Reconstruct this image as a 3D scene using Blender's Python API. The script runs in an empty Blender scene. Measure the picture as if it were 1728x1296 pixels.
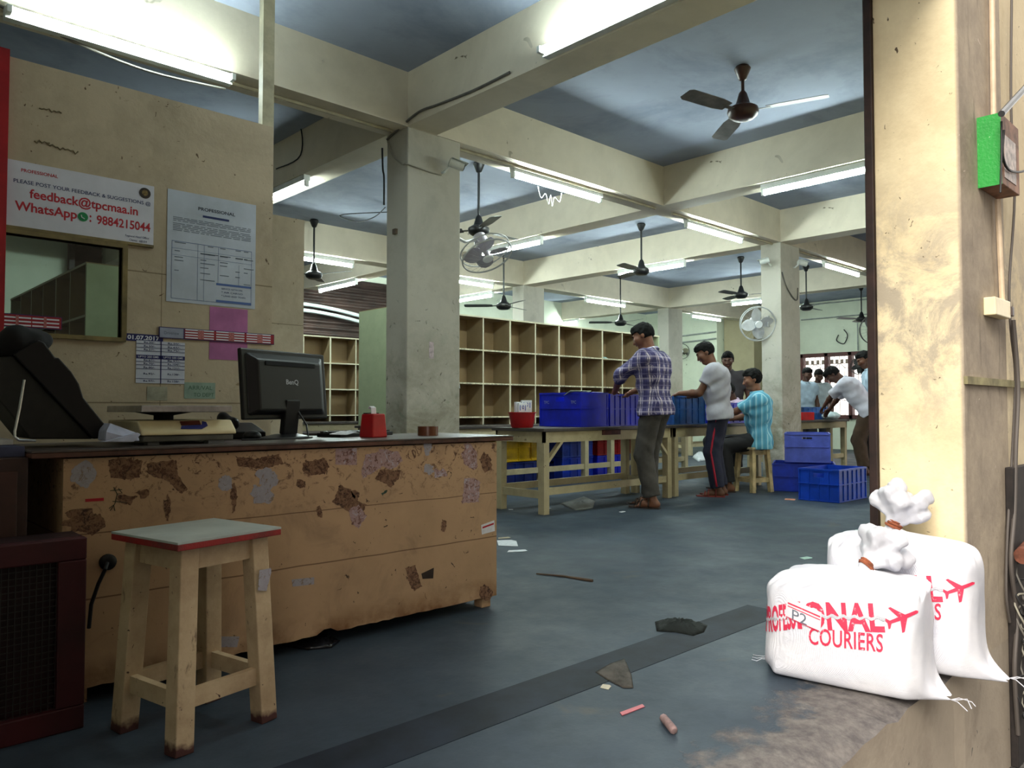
import bpy, math, random
import numpy as np
from mathutils import Matrix, Vector, Quaternion
from mathutils.bvhtree import BVHTree

rnd = random.Random(7)
SC = bpy.context.scene
COL = SC.collection

# ------------------------------------------------------------------ camera
FPX, TH, EYE = 1290.0, math.radians(46.5), 0.95
PITCH = math.atan(42 / FPX)
ch, sh = math.cos(TH), math.sin(TH)
FW = Vector((ch * math.cos(PITCH), sh * math.cos(PITCH), math.sin(PITCH)))
RT = Vector((sh, -ch, 0))
UP = RT.cross(FW)
CAM = Vector((0, 0, EYE))


def W(px, py, x=None, y=None, z=None, d=None):
    """where the sight line through a photograph pixel meets a plane of the room"""
    r = FW + RT * ((px - 864) / FPX) - UP * ((py - 648) / FPX)
    if x is not None:
        t = (x - CAM.x) / r.x
    elif y is not None:
        t = (y - CAM.y) / r.y
    elif z is not None:
        t = (z - CAM.z) / r.z
    else:
        t = d
    return CAM + r * t


cd = bpy.data.cameras.new('camera')
cam = bpy.data.objects.new('camera', cd)
COL.objects.link(cam)
cam.matrix_world = Matrix(((RT.x, UP.x, -FW.x, 0), (RT.y, UP.y, -FW.y, 0), (RT.z, UP.z, -FW.z, EYE), (0, 0, 0, 1)))
cd.sensor_fit = 'HORIZONTAL'
cd.sensor_width = 36
cd.lens = FPX / 1728 * 36
cd.clip_start = 0.05
SC.camera = cam
SC.view_settings.view_transform = 'Standard'
SC.view_settings.look = 'None'
SC.view_settings.exposure = 0.0
SC.view_settings.gamma = 1.0

# ------------------------------------------------------------------ materials


def lin(c):
    o = []
    for v in c[:3]:
        v = v / 255.0
        o.append(v / 12.92 if v <= 0.04045 else ((v + 0.055) / 1.055) ** 2.4)
    return (*o, 1.0)


_mats = {}


class NT:
    def __init__(s, name):
        s.m = bpy.data.materials.new(name)
        s.m.use_nodes = True
        s.t = s.m.node_tree
        s.b = s.t.nodes['Principled BSDF']
        s.tc = s.t.nodes.new('ShaderNodeTexCoord').outputs['Object']

    def n(s, typ, **kw):
        nd = s.t.nodes.new(typ)
        for k, v in kw.items():
            if hasattr(nd, k) and k not in nd.inputs:
                setattr(nd, k, v)
            else:
                s.set(nd, k, v)
        return nd

    def set(s, nd, key, v):
        sock = nd.inputs[key]
        if isinstance(v, bpy.types.NodeSocket):
            s.t.links.new(v, sock)
        else:
            sock.default_value = v

    def noise(s, scale, detail=5, rough=.6, vec=None, dist=0):
        nd = s.t.nodes.new('ShaderNodeTexNoise')
        s.t.links.new(vec or s.tc, nd.inputs['Vector'])
        nd.inputs['Scale'].default_value = scale
        nd.inputs['Detail'].default_value = detail
        nd.inputs['Roughness'].default_value = rough
        nd.inputs['Distortion'].default_value = dist
        return nd.outputs['Fac']

    def stretch(s, sx, sy, sz):
        nd = s.t.nodes.new('ShaderNodeMapping')
        s.t.links.new(s.tc, nd.inputs['Vector'])
        nd.inputs['Scale'].default_value = (sx, sy, sz)
        return nd.outputs['Vector']

    def ramp(s, fac, lo, hi, a=0.0, b=1.0):
        nd = s.t.nodes.new('ShaderNodeMapRange')
        s.t.links.new(fac, nd.inputs['Value'])
        for k, v in (('From Min', lo), ('From Max', hi), ('To Min', a), ('To Max', b)):
            nd.inputs[k].default_value = v
        return nd.outputs['Result']

    def mix(s, fac, a, b):
        nd = s.t.nodes.new('ShaderNodeMix')
        nd.data_type = 'RGBA'
        for i, v in ((0, fac), (6, a), (7, b)):
            if isinstance(v, bpy.types.NodeSocket):
                s.t.links.new(v, nd.inputs[i])
            elif i == 0:
                nd.inputs[0].default_value = v
            else:
                nd.inputs[i].default_value = lin(v)
        return nd.outputs[2]

    def math(s, op, a, b=None, clamp=False):
        nd = s.t.nodes.new('ShaderNodeMath')
        nd.operation = op
        nd.use_clamp = clamp
        for i, v in ((0, a), (1, b)):
            if v is None:
                continue
            if isinstance(v, bpy.types.NodeSocket):
                s.t.links.new(v, nd.inputs[i])
            else:
                nd.inputs[i].default_value = v
        return nd.outputs[0]

    def xyz(s, geo=False):
        nd = s.t.nodes.new('ShaderNodeSeparateXYZ')
        if geo:
            g = s.t.nodes.new('ShaderNodeNewGeometry')
            s.t.links.new(g.outputs['Position'], nd.inputs[0])
        else:
            s.t.links.new(s.tc, nd.inputs[0])
        return nd.outputs

    def col(s, c, rough=.6, metal=0.0, bump=None, bd=.004, spec=.4):
        if isinstance(c, bpy.types.NodeSocket):
            s.t.links.new(c, s.b.inputs['Base Color'])
        else:
            s.b.inputs['Base Color'].default_value = lin(c)
        if isinstance(rough, bpy.types.NodeSocket):
            s.t.links.new(rough, s.b.inputs['Roughness'])
        else:
            s.b.inputs['Roughness'].default_value = rough
        s.b.inputs['Metallic'].default_value = metal
        s.b.inputs['Specular IOR Level'].default_value = spec
        if bump is not None:
            bn = s.t.nodes.new('ShaderNodeBump')
            bn.inputs['Distance'].default_value = bd
            bn.inputs['Strength'].default_value = .6
            s.t.links.new(bump, bn.inputs['Height'])
            s.t.links.new(bn.outputs[0], s.b.inputs['Normal'])
        return s.m


def M(name, c, rough=.6, var=.12, scale=9, metal=0.0, bump=0, spec=.4):
    """plain paint, cloth, plastic or wood: one colour with a little uneven wear"""
    if name in _mats:
        return _mats[name]
    t = NT(name)
    if var:
        d = tuple(v * (1 - var * 1.6) for v in c)
        l = tuple(min(255, v * (1 + var * .5)) for v in c)
        f = t.ramp(t.noise(scale), .3, .7)
        t.col(t.mix(f, d, l), rough, metal, t.noise(scale * 6) if bump else None, bump or .004, spec)
    else:
        t.col(c, rough, metal, None, .004, spec)
    _mats[name] = t.m
    return t.m


def dirty(name, base, dirt, spots=None, scale=2.0, amount=.5, rough=.75, fine=None, bd=.003):
    """limewash or paint with blotches of grime of their own shape, and small spots"""
    if name in _mats:
        return _mats[name]
    t = NT(name)
    f = t.math('MULTIPLY', t.ramp(t.noise(scale, 7, .68, dist=.4), .48, .72), amount)
    c = t.mix(f, base, dirt)
    f2 = t.ramp(t.noise(scale * 4.7, 4), .35, .75, 0, .22)
    c = t.mix(f2, c, tuple(v * .8 for v in base))
    if spots:
        f3 = t.ramp(t.noise(fine or scale * 9, 3, .5, dist=1.0), .69, .73)
        f4 = t.ramp(t.noise(scale * 1.3, 2), .45, .6)
        c = t.mix(t.math('MULTIPLY', f3, f4), c, spots)
    t.col(c, rough, 0, t.noise(scale * 14, 4), bd)
    _mats[name] = t.m
    return t.m


# ------------------------------------------------------------------ mesh builder
MW = {}


class MB:
    def __init__(s, m=None):
        s.v, s.f, s.m = [], [], m or Matrix()

    def add(s, vs, fs):
        b = len(s.v)
        s.v += [tuple(s.m @ Vector(v)) for v in vs]
        s.f += [tuple(b + i for i in f) for f in fs]
        return s

    def box(s, x0, x1, y0, y1, z0, z1):
        return s.add([(x, y, z) for z in (z0, z1) for y in (y0, y1) for x in (x0, x1)],
                     [(0, 2, 3, 1), (4, 5, 7, 6), (0, 1, 5, 4), (2, 6, 7, 3), (0, 4, 6, 2), (1, 3, 7, 5)])

    def bar(s, p0, p1, w, h, up=(0, 0, 1)):
        p0, p1, up = Vector(p0), Vector(p1), Vector(up)
        a = (p1 - p0).normalized()
        if abs(a.dot(up)) > .98:
            up = Vector((1, 0, 0))
        r = a.cross(up).normalized()
        u = r.cross(a)
        vs = []
        for p in (p0, p1):
            for j, i in ((-1, -1), (-1, 1), (1, -1), (1, 1)):
                vs.append(p + r * (i * w / 2) + u * (j * h / 2))
        return s.add(vs, [(0, 2, 3, 1), (4, 5, 7, 6), (0, 1, 5, 4), (2, 6, 7, 3), (0, 4, 6, 2), (1, 3, 7, 5)])

    def tube(s, pts, r, n=8, closed=False):
        pts = [Vector(p) for p in pts]
        rs = r if isinstance(r, (list, tuple)) else [r] * len(pts)
        vs, fs, u = [], [], None
        m = len(pts)
        for i, p in enumerate(pts):
            a = (pts[(i + 1) % m] if closed else pts[min(i + 1, m - 1)]) - (pts[i - 1] if (closed or i) else pts[0])
            a = a.normalized() if a.length > 1e-9 else Vector((0, 0, 1))
            if u is None:
                u = a.orthogonal().normalized()
            u = (u - a * u.dot(a)).normalized()
            w = a.cross(u)
            for k in range(n):
                t = 2 * math.pi * k / n
                vs.append(p + (u * math.cos(t) + w * math.sin(t)) * rs[i])
        for i in range(m if closed else m - 1):
            j = (i + 1) % m
            for k in range(n):
                fs.append((i * n + k, i * n + (k + 1) % n, j * n + (k + 1) % n, j * n + k))
        if not closed:
            fs.append(tuple(range(n - 1, -1, -1)))
            fs.append(tuple(range((m - 1) * n, m * n)))
        return s.add(vs, fs)

    def lathe(s, prof, n=20, c=(0, 0, 0), ax=None):
        """prof: (radius, height) pairs round the z axis (or ax) at c"""
        q = Matrix.Translation(Vector(c))
        if ax is not None:
            q = q @ Vector((0, 0, 1)).rotation_difference(Vector(ax)).to_matrix().to_4x4()
        vs, fs = [], []
        for r, h in prof:
            for k in range(n):
                t = 2 * math.pi * k / n
                vs.append(q @ Vector((max(r, 1e-4) * math.cos(t), max(r, 1e-4) * math.sin(t), h)))
        for i in range(len(prof) - 1):
            for k in range(n):
                fs.append((i * n + k, i * n + (k + 1) % n, (i + 1) * n + (k + 1) % n, (i + 1) * n + k))
        fs.append(tuple(range(n - 1, -1, -1)))
        fs.append(tuple(range((len(prof) - 1) * n, len(prof) * n)))
        return s.add(vs, fs)

    def prism(s, poly, off):
        """a flat outline with a real thickness"""
        poly, off, n = [Vector(p) for p in poly], Vector(off), len(poly)
        return s.add(poly + [p + off for p in poly],
                     [tuple(range(n)), tuple(range(2 * n - 1, n - 1, -1))] +
                     [(i, (i + 1) % n, n + (i + 1) % n, n + i)[::-1] for i in range(n)])


def build(mb, name, mat, parent=None, smooth=False, bevel=0, local=False, fixn=True):
    me = bpy.data.meshes.new(name)
    ob = bpy.data.objects.new(name, me)
    COL.objects.link(ob)
    vs = [Vector(v) for v in mb.v]
    if parent is not None:
        if not local:
            inv = MW[parent].inverted()
            vs = [inv @ v for v in vs]
        ob.parent = parent
        MW[ob] = MW[parent]
    else:
        lo = [min(v[i] for v in vs) for i in range(3)]
        hi = [max(v[i] for v in vs) for i in range(3)]
        c = Vector(((lo[0] + hi[0]) / 2, (lo[1] + hi[1]) / 2, lo[2]))
        vs = [v - c for v in vs]
        ob.location = c
        MW[ob] = Matrix.Translation(c)
    me.from_pydata([tuple(v) for v in vs], [], mb.f)
    if fixn:
        import bmesh
        bm = bmesh.new()
        bm.from_mesh(me)
        bmesh.ops.recalc_face_normals(bm, faces=bm.faces)
        bm.to_mesh(me)
        bm.free()
    if smooth:
        me.polygons.foreach_set('use_smooth', [True] * len(me.polygons))
        if smooth != 'all':
            me.set_sharp_from_angle(angle=math.radians(40))
    if mat is not None:
        me.materials.append(mat)
    if bevel:
        md = ob.modifiers.new('bevel', 'BEVEL')
        md.width = bevel
        md.segments = 2
        md.limit_method = 'ANGLE'
    return ob


def tag(o, label, cat, group=None, kind=None):
    o['label'] = label
    o['category'] = cat
    if group:
        o['group'] = group
    if kind:
        o['kind'] = kind
    return o


def thing(name, label, cat, loc=(0, 0, 0), rz=0.0, group=None, mat=None):
    o = bpy.data.objects.new(name, None)
    o.empty_display_size = .1
    COL.objects.link(o)
    m = mat or (Matrix.Translation(Vector(loc)) @ Matrix.Rotation(rz, 4, 'Z'))
    o.matrix_world = m
    MW[o] = m.copy()
    return tag(o, label, cat, group)


def struct(mb, name, mat, **kw):
    o = build(mb, name, mat, **kw)
    o['kind'] = 'structure'
    return o


def dup(o, loc=None, rz=None, label=None, parent=None, mat=None):
    c = o.copy()
    COL.objects.link(c)
    if parent is not None:
        c.parent = parent
    else:
        c.matrix_world = mat or (Matrix.Translation(Vector(loc)) @ Matrix.Rotation(rz or 0, 4, 'Z'))
        MW[c] = c.matrix_world.copy()
        if label:
            c['label'] = label
    for k in list(o.children):
        dup(k, parent=c)
    return c


_txt = {}


def text2d(s, bold=0.0, spacing=1.0):
    """outline lettering as 2D vertices and faces, scaled to a unit box"""
    key = (s, bold, spacing)
    if key in _txt:
        return _txt[key]
    cu = bpy.data.curves.new('lettering', 'FONT')
    cu.body = s
    cu.offset = bold
    cu.resolution_u = 3
    cu.space_character = spacing
    ob = bpy.data.objects.new('lettering', cu)
    COL.objects.link(ob)
    dg = bpy.context.evaluated_depsgraph_get()
    me = bpy.data.meshes.new_from_object(ob.evaluated_get(dg))
    vs = [(v.co.x, v.co.y) for v in me.vertices]
    fs = [tuple(p.vertices) for p in me.polygons]
    bpy.data.objects.remove(ob)
    bpy.data.curves.remove(cu)
    bpy.data.meshes.remove(me)
    x0, x1 = min(v[0] for v in vs), max(v[0] for v in vs)
    y0, y1 = min(v[1] for v in vs), max(v[1] for v in vs)
    _txt[key] = ([((x - x0) / (x1 - x0), (y - y0) / (y1 - y0)) for x, y in vs], fs)
    return _txt[key]


def letter(mb, s, o, r, u, bold=0.0, spacing=1.0):
    """write s into mb: lower-left corner o, r and u span its box"""
    vs, fs = text2d(s, bold, spacing)
    o, r, u = Vector(o), Vector(r), Vector(u)
    mb.add([o + r * x + u * y for x, y in vs], fs)
    return mb


# ------------------------------------------------------------------ smooth implicit bodies


def cap(p0, p1, r0, r1=None, k=.03, flat=False):
    return ('cap', Vector(p0), Vector(p1), r0, r0 if r1 is None else r1, k, flat)


def ell(c, r, rot=None, k=.03):
    return ('ell', Vector(c), Vector(r), rot or Matrix.Identity(3), k)


def sdf_mesh(prims, h, post=None):
    lo = np.full(3, 1e9)
    hi = np.full(3, -1e9)
    for p in prims:
        if p[0] == 'cap':
            for q, r in ((p[1], p[3]), (p[2], p[4])):
                lo = np.minimum(lo, np.array(q) - r)
                hi = np.maximum(hi, np.array(q) + r)
        else:
            r = max(p[2])
            lo = np.minimum(lo, np.array(p[1]) - r)
            hi = np.maximum(hi, np.array(p[1]) + r)
    lo -= 4 * h
    hi += 4 * h
    n = np.ceil((hi - lo) / h).astype(int) + 1
    ax = [(lo[i] + h * np.arange(n[i])).astype(np.float32) for i in range(3)]
    D = np.full(n, 1.0, np.float32)
    for p in prims:
        k = p[5] if p[0] == 'cap' else p[4]
        if p[0] == 'cap':
            a, b, r = np.array(p[1]), np.array(p[2]), max(p[3], p[4])
            l, g = np.minimum(a, b) - r, np.maximum(a, b) + r
        else:
            r = max(p[2])
            l, g = np.array(p[1]) - r, np.array(p[1]) + r
        pad = k + 3 * h
        i0 = np.clip(((l - pad - lo) / h).astype(int), 0, n - 1)
        i1 = np.clip(((g + pad - lo) / h).astype(int) + 2, 1, n)
        X = ax[0][i0[0]:i1[0], None, None]
        Y = ax[1][None, i0[1]:i1[1], None]
        Z = ax[2][None, None, i0[2]:i1[2]]
        if p[0] == 'cap':
            ab = b - a
            L = max(float(ab @ ab), 1e-9)
            dx, dy, dz = X - a[0], Y - a[1], Z - a[2]
            tr = (dx * ab[0] + dy * ab[1] + dz * ab[2]) / L
            t = np.clip(tr, 0, 1)
            d = np.sqrt((dx - ab[0] * t) ** 2 + (dy - ab[1] * t) ** 2 + (dz - ab[2] * t) ** 2) - (p[3] + (p[4] - p[3]) * t)
            if p[6]:
                d = np.maximum(d, (tr - 1) * math.sqrt(L))
        else:
            R = np.array(p[3])
            c, rr = np.array(p[1]), np.array(p[2])
            dx, dy, dz = X - c[0], Y - c[1], Z - c[2]
            q = [(R[0, j] * dx + R[1, j] * dy + R[2, j] * dz) for j in range(3)]
            k0 = np.sqrt(sum((q[j] / rr[j]) ** 2 for j in range(3))) + 1e-6
            k1 = np.sqrt(sum((q[j] / rr[j] ** 2) ** 2 for j in range(3))) + 1e-6
            d = k0 * (k0 - 1) / k1
        S = D[i0[0]:i1[0], i0[1]:i1[1], i0[2]:i1[2]]
        hh = np.clip(.5 + .5 * (S - d) / k, 0, 1)
        D[i0[0]:i1[0], i0[1]:i1[1], i0[2]:i1[2]] = S + (d - S) * hh - k * hh * (1 - hh)
    if post is not None:
        D = post(D, ax[0][:, None, None], ax[1][None, :, None], ax[2][None, None, :]).astype(np.float32)
    for sl in ((0,), (-1,)):
        D[sl[0], :, :] = np.maximum(D[sl[0], :, :], h)
        D[:, sl[0], :] = np.maximum(D[:, sl[0], :], h)
        D[:, :, sl[0]] = np.maximum(D[:, :, sl[0]], h)
    ins = D < 0
    nx, ny, nz = n
    cnt = np.zeros((nx - 1, ny - 1, nz - 1), np.int8)
    for i in (0, 1):
        for j in (0, 1):
            for q in (0, 1):
                cnt += ins[i:nx - 1 + i, j:ny - 1 + j, q:nz - 1 + q]
    act = (cnt > 0) & (cnt < 8)
    idx = np.argwhere(act)
    num = np.full(act.shape, -1, np.int64)
    num[act] = np.arange(len(idx))
    acc = np.zeros((len(idx), 3))
    w = np.zeros(len(idx))
    for a in range(3):
        o1, o2 = [q for q in range(3) if q != a]
        for i in (0, 1):
            for j in (0, 1):
                s0 = idx.copy()
                s0[:, o1] += i
                s0[:, o2] += j
                s1 = s0.copy()
                s1[:, a] += 1
                d0 = D[s0[:, 0], s0[:, 1], s0[:, 2]]
                d1 = D[s1[:, 0], s1[:, 1], s1[:, 2]]
                m = (d0 < 0) != (d1 < 0)
                t = np.where(m, d0 / np.where(m, d0 - d1, 1), 0)
                pt = s0.astype(float)
                pt[:, a] += t
                acc[m] += pt[m]
                w[m] += 1
    vs = lo + h * acc / w[:, None]
    fs = []
    for a in range(3):
        o1, o2 = (a + 1) % 3, (a + 2) % 3
        A = [slice(None)] * 3
        B = [slice(None)] * 3
        A[a] = slice(0, -1)
        B[a] = slice(1, None)
        e = np.argwhere(ins[tuple(A)] != ins[tuple(B)])
        e = e[(e[:, o1] > 0) & (e[:, o2] > 0)]
        flip = ins[e[:, 0], e[:, 1], e[:, 2]]
        qs = []
        for i, j in ((1, 1), (0, 1), (0, 0), (1, 0)):
            c = e.copy()
            c[:, o1] -= i
            c[:, o2] -= j
            qs.append(num[c[:, 0], c[:, 1], c[:, 2]])
        q = np.stack(qs, 1)
        q[~flip] = q[~flip][:, ::-1]
        fs.append(q)
    mb = MB()
    mb.v = [tuple(v) for v in vs.tolist()]
    mb.f = [tuple(q) for q in np.concatenate(fs).tolist()]
    return mb
SKY, SUN, EXPO = 2.9, 5.0, 0.0
# ------------------------------------------------------------------ palette
CREAM = (205, 196, 160)
plaster = dirty('limewash_plaster', (206, 200, 184), (156, 150, 132), (92, 84, 66), 1.1, .5, .85)
t = NT('column_limewash')
p = t.xyz(True)
c = t.mix(t.math('MULTIPLY', t.ramp(t.noise(1.6, 7, .68, dist=.4), .48, .72), .55), (188, 184, 172), (140, 136, 124))
low = t.ramp(p[2], 1.75, .5)
c = t.mix(t.math('MULTIPLY', t.ramp(t.noise(2.6, 6, .7, dist=.6), .42, .62), low), c, (126, 120, 100))
c = t.mix(t.math('MULTIPLY', t.ramp(t.noise(3.4, 5, .65, dist=1.1), .58, .66), t.math('MULTIPLY', low, .6)), c, (104, 126, 104))
c = t.mix(t.math('MULTIPLY', t.ramp(t.noise(12, 4, .6, dist=1.3), .66, .71), t.ramp(p[2], 2.2, 1.2)), c, (74, 72, 62))
t.col(c, .85, 0, t.noise(24, 4), .003)
colwash = t.m
beamwash = dirty('beam_limewash', (220, 210, 190), (176, 166, 146), (120, 110, 92), .9, .45, .85)
ceilwash = dirty('blue_ceiling_wash', (146, 154, 170), (98, 107, 126), None, .75, .85, .9)
greenwall = dirty('pale_green_wall', (214, 220, 200), (186, 192, 172), (120, 124, 104), .8, .45, .85)
boardpaint = dirty('cream_board_paint', (180, 166, 138), (146, 134, 110), (74, 56, 40), 1.7, .5, .7)
shelfpaint = dirty('pigeonhole_cream_paint', (200, 194, 164), (168, 160, 130), (110, 100, 76), 1.4, .5, .7)
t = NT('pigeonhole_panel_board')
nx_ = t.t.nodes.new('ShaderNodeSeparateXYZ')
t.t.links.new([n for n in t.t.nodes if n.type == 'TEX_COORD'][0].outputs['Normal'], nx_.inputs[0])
fc = t.ramp(t.math('ABSOLUTE', nx_.outputs[1]), .6, .8)  # inner faces take the compartments' brownish lighting as colour
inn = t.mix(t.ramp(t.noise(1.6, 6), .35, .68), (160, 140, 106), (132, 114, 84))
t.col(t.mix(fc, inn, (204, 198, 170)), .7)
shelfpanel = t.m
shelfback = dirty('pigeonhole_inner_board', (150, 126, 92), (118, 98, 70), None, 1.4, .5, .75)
tablewood = dirty('pale_table_wood', (182, 168, 134), (136, 122, 92), (88, 74, 56), 3.0, .55, .7)
t = NT('worn_cream_stool_paint')
p = t.xyz()
c = t.mix(t.ramp(t.noise(4, 7, .7), .38, .68), (196, 174, 140), (158, 134, 104))
c = t.mix(t.ramp(t.noise(22, 6, .7, vec=t.stretch(1, 1, .3)), .62, .68, 0, .8), c, (110, 90, 72))
c = t.mix(t.ramp(t.noise(30, 4, .6, dist=1.2), .68, .71), c, (62, 42, 36))
ft = t.math('ADD', p[2], t.math('MULTIPLY', t.noise(18, 3), .07))
c = t.mix(t.ramp(ft, .075, .055), c, (70, 40, 36))
t.col(c, .65, 0, t.noise(40, 4), .002)
stoolwood = t.m
tabletop = M('dark_table_top', (74, 66, 62), .5, .2, 6)
tubemat = None


def emis(name, c, s):
    t = NT(name)
    t.b.inputs['Base Color'].default_value = lin(c)
    t.b.inputs['Emission Color'].default_value = lin(c)
    t.b.inputs['Emission Strength'].default_value = s
    return t.m


TUBE_DIM = emis('dimmed_fluorescent_tube', (236, 255, 250), 118.0)  # dimmed copy for the near tubes, to cut their glare
TUBE = emis('fluorescent_tube', (236, 255, 250), 225.0)
white_enamel = M('white_enamel', (226, 230, 226), .45, .05)
blackpl = M('black_plastic', (13, 13, 15), .42, .15, 12, spec=.3)
blackmat = M('matt_black', (24, 23, 25), .75, .2, 9)
steel = M('brushed_steel', (190, 192, 194), .28, .1, 20, 1.0)
greyst = M('grey_metal', (120, 122, 124), .4, .1, 12, .8)
redpl = M('red_plastic', (178, 26, 30), .4, .12, 6)
bluepl = M('blue_crate_plastic', (22, 52, 168), .42, .2, 5)
bluepl2 = M('faded_blue_crate_plastic', (52, 78, 176), .45, .2, 5)
bluepl3 = M('bright_blue_crate_plastic', (16, 34, 190), .42, .15, 5)
blupl4 = M('pale_blue_crate_plastic', (46, 98, 172), .45, .25, 5)
yellowpl = M('yellow_crate_plastic', (206, 164, 16), .45, .2, 5)
paper = M('white_paper', (222, 224, 228), .8, .06, 30)
wirem = M('grey_cable', (104, 100, 94), .6, .1, 20)
blackwire = M('black_cable', (22, 22, 24), .55, 0)
maroon = M('maroon_paint', (62, 16, 22), .6, .2, 5)
brownpaint = M('brown_cabinet_paint', (58, 38, 33), .6, .25, 4)

# ------------------------------------------------------------------ the setting
ZB, ZC = 3.11, 3.53        # underside of the beams, ceiling
XA, XB, XC2, XD = 3.40, 6.72, 9.29, 13.62
YA, YB, YC = 0.93, 4.74, 9.5
BW = .28

# floor: grey blue oxide concrete, worn brown along its broken front edge
t = NT('grey_blue_cement_floor')
p = t.xyz(True)
n1 = t.noise(.9, 6, .65)
c = t.mix(t.ramp(n1, .3, .7), (49, 58, 67), (66, 76, 87))
c = t.mix(t.ramp(t.noise(7, 5, .7), .45, .75, 0, .45), c, (38, 46, 55))
c = t.mix(t.ramp(t.noise(2.1, 3, .6, dist=1.2), .66, .74, 0, .5), c, (82, 78, 70))
edge = t.math('SUBTRACT', t.math('ADD', t.math('MULTIPLY', t.noise(2.6, 6, .7), .75), .86), p[1])
edge = t.math('MULTIPLY', edge, t.ramp(p[0], 1.25, 1.75, 0, 1))
wn = t.ramp(edge, .02, .09)
c = t.mix(wn, c, t.mix(t.ramp(t.noise(22, 5, .7), .35, .65), (88, 84, 84), (118, 113, 110)))
rg = t.math('ADD', t.ramp(t.noise(3, 5, .65), .3, .7, .42, .62), t.math('MULTIPLY', wn, .4))
t.col(c, rg, 0, t.math('ADD', t.math('MULTIPLY', t.noise(40, 4), .25), t.math('MULTIPLY', t.math('MULTIPLY', wn, t.noise(16, 5)), 2.2)), .006, .12)
floorm = t.m

mb = MB()
nseg = 90
ex = [-4 + i * 8.0 / nseg for i in range(nseg)] + [4 + i for i in range(0, 15)]
ed = [(x, YA + .012 + (.035 * rnd.random() if .9 < x < 3.25 else .004 * rnd.random())) for x in ex]
vs, fs = [], []
for x, y in ed:
    drop = .02 + (.035 * rnd.random() if .9 < x < 3.25 else .005)
    vs += [(x, 12.6, 0), (x, y + .09, 0), (x, y + .03, -.006 - drop * .25), (x, YA + .010 if x < 3.15 else YA, -drop), (x, YA + .010 if x < 3.15 else YA, -.56)]
for i in range(len(ed) - 1):
    for k in range(4):
        fs.append((i * 5 + k, i * 5 + k + 1, i * 5 + 5 + k + 1, i * 5 + 5 + k))
mb.add(vs, fs)
plinth = dirty('stained_plinth_concrete', (168, 156, 140), (116, 104, 92), (86, 84, 82), 2.4, .7, .9)
fl = struct(mb, 'floor', floorm)
fl.data.materials.append(plinth)
for pl in fl.data.polygons:
    if pl.center[2] + fl.location.z < -.05:
        pl.material_index = 1
struct(MB().box(-1.2, XA, 1.725, 1.925, -.02, .0015), 'floor_strip', M('dark_grey_oxide_strip', (30, 36, 47), .6, .3, 5, spec=.12))
struct(MB().box(-14, 26, -14, YA, -.62, -.56), 'street_ground', M('street_dust_concrete', (92, 88, 84), .9, .2, 1.5, bump=1))

struct(MB().box(-4, 18.2, YA, 12.8, ZC, ZC + .15), 'ceiling', ceilwash)
for nm, y in (('front', YA), ('middle', YB), ('rear', YC)):
    struct(MB().box(-4, 18, y, y + BW, ZB, ZC), 'beam_' + nm, beamwash)
for k, x in enumerate((XA, XB, XC2, XD)):
    m = MB()
    for a, b in ((YA + BW, YB), (YB + BW, YC), (YC + BW, 12.6)):
        m.box(x, x + BW, a, b, ZB + .002, ZC)
    struct(m, 'beam_cross', beamwash)
struct(MB().box(-4, 18, YA, YA + BW, ZC + .15, 8.0), 'wall_facade', plaster)

for x, y, mt in ((XA, YB, colwash), (XC2, YB, colwash), (XC2, YC, colwash), (XD, YB, colwash), (XD, YC, colwash)):
    struct(MB().box(x, x + .52, y, y + BW, 0, ZB), 'column', mt, bevel=.008)

# entrance pillar: yellowed wash with rubbed grey plaster showing through
t = NT('rubbed_yellow_pillar_wash')
p = t.xyz(True)
c = t.mix(t.ramp(t.noise(2.2, 6, .7), .4, .65), (236, 220, 182), (216, 198, 160))
band = t.math('MULTIPLY', t.ramp(p[2], .75, 1.15), t.ramp(p[2], 1.95, 1.5))
g = t.math('MULTIPLY', t.ramp(t.noise(5.0, 8, .74, dist=.5), .43, .57), band)
c = t.mix(t.math('MULTIPLY', g, .75), c, (158, 148, 136))
c = t.mix(t.ramp(t.noise(26, 3, .5, dist=1), .70, .74), c, (96, 82, 66))
gx = t.ramp(p[1], YA + .015, YA + .004)
c2 = t.mix(t.ramp(t.noise(3.1, 7, .7), .38, .66), (178, 164, 144), (142, 130, 116))
strk = t.ramp(t.noise(6, 5, .7, vec=t.stretch(3, 1, .35)), .58, .68)
c2 = t.mix(t.math('MULTIPLY', strk, .6), c2, (104, 94, 82))
c2 = t.mix(t.ramp(t.noise(9, 4, .6, dist=1), .7, .73), c2, (206, 190, 176))
c = t.mix(gx, c, c2)
t.col(c, .85, 0, t.noise(30, 5), .004)
pillarm = t.m
struct(MB().box(3.27, 3.86, YA, 1.25, -.56, ZB), 'pillar', pillarm, bevel=.006)
struct(MB().box(3.86, 10, YA + .012, YA + .2, -.56, ZC).box(16.6, 18, YA + .012, YA + .2, -.56, ZC).box(10, 16.6, YA + .012, YA + .2, 3.0, ZC), 'wall_front', pillarm)  # unseen openings at the far end, added to let daylight into the rear
struct(MB().box(3.27, 6, YA - .012, YA + .002, 1.045, 1.075), 'trim_1', M('greenish_plaster_band', (150, 142, 104), .8, .2, 8))
struct(MB().box(3.255, 3.32, 1.25, 1.285, -.02, ZB), 'trim_2', M('rusty_shutter_guide', (48, 32, 28), .6, .35, 12), bevel=.004)

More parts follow.
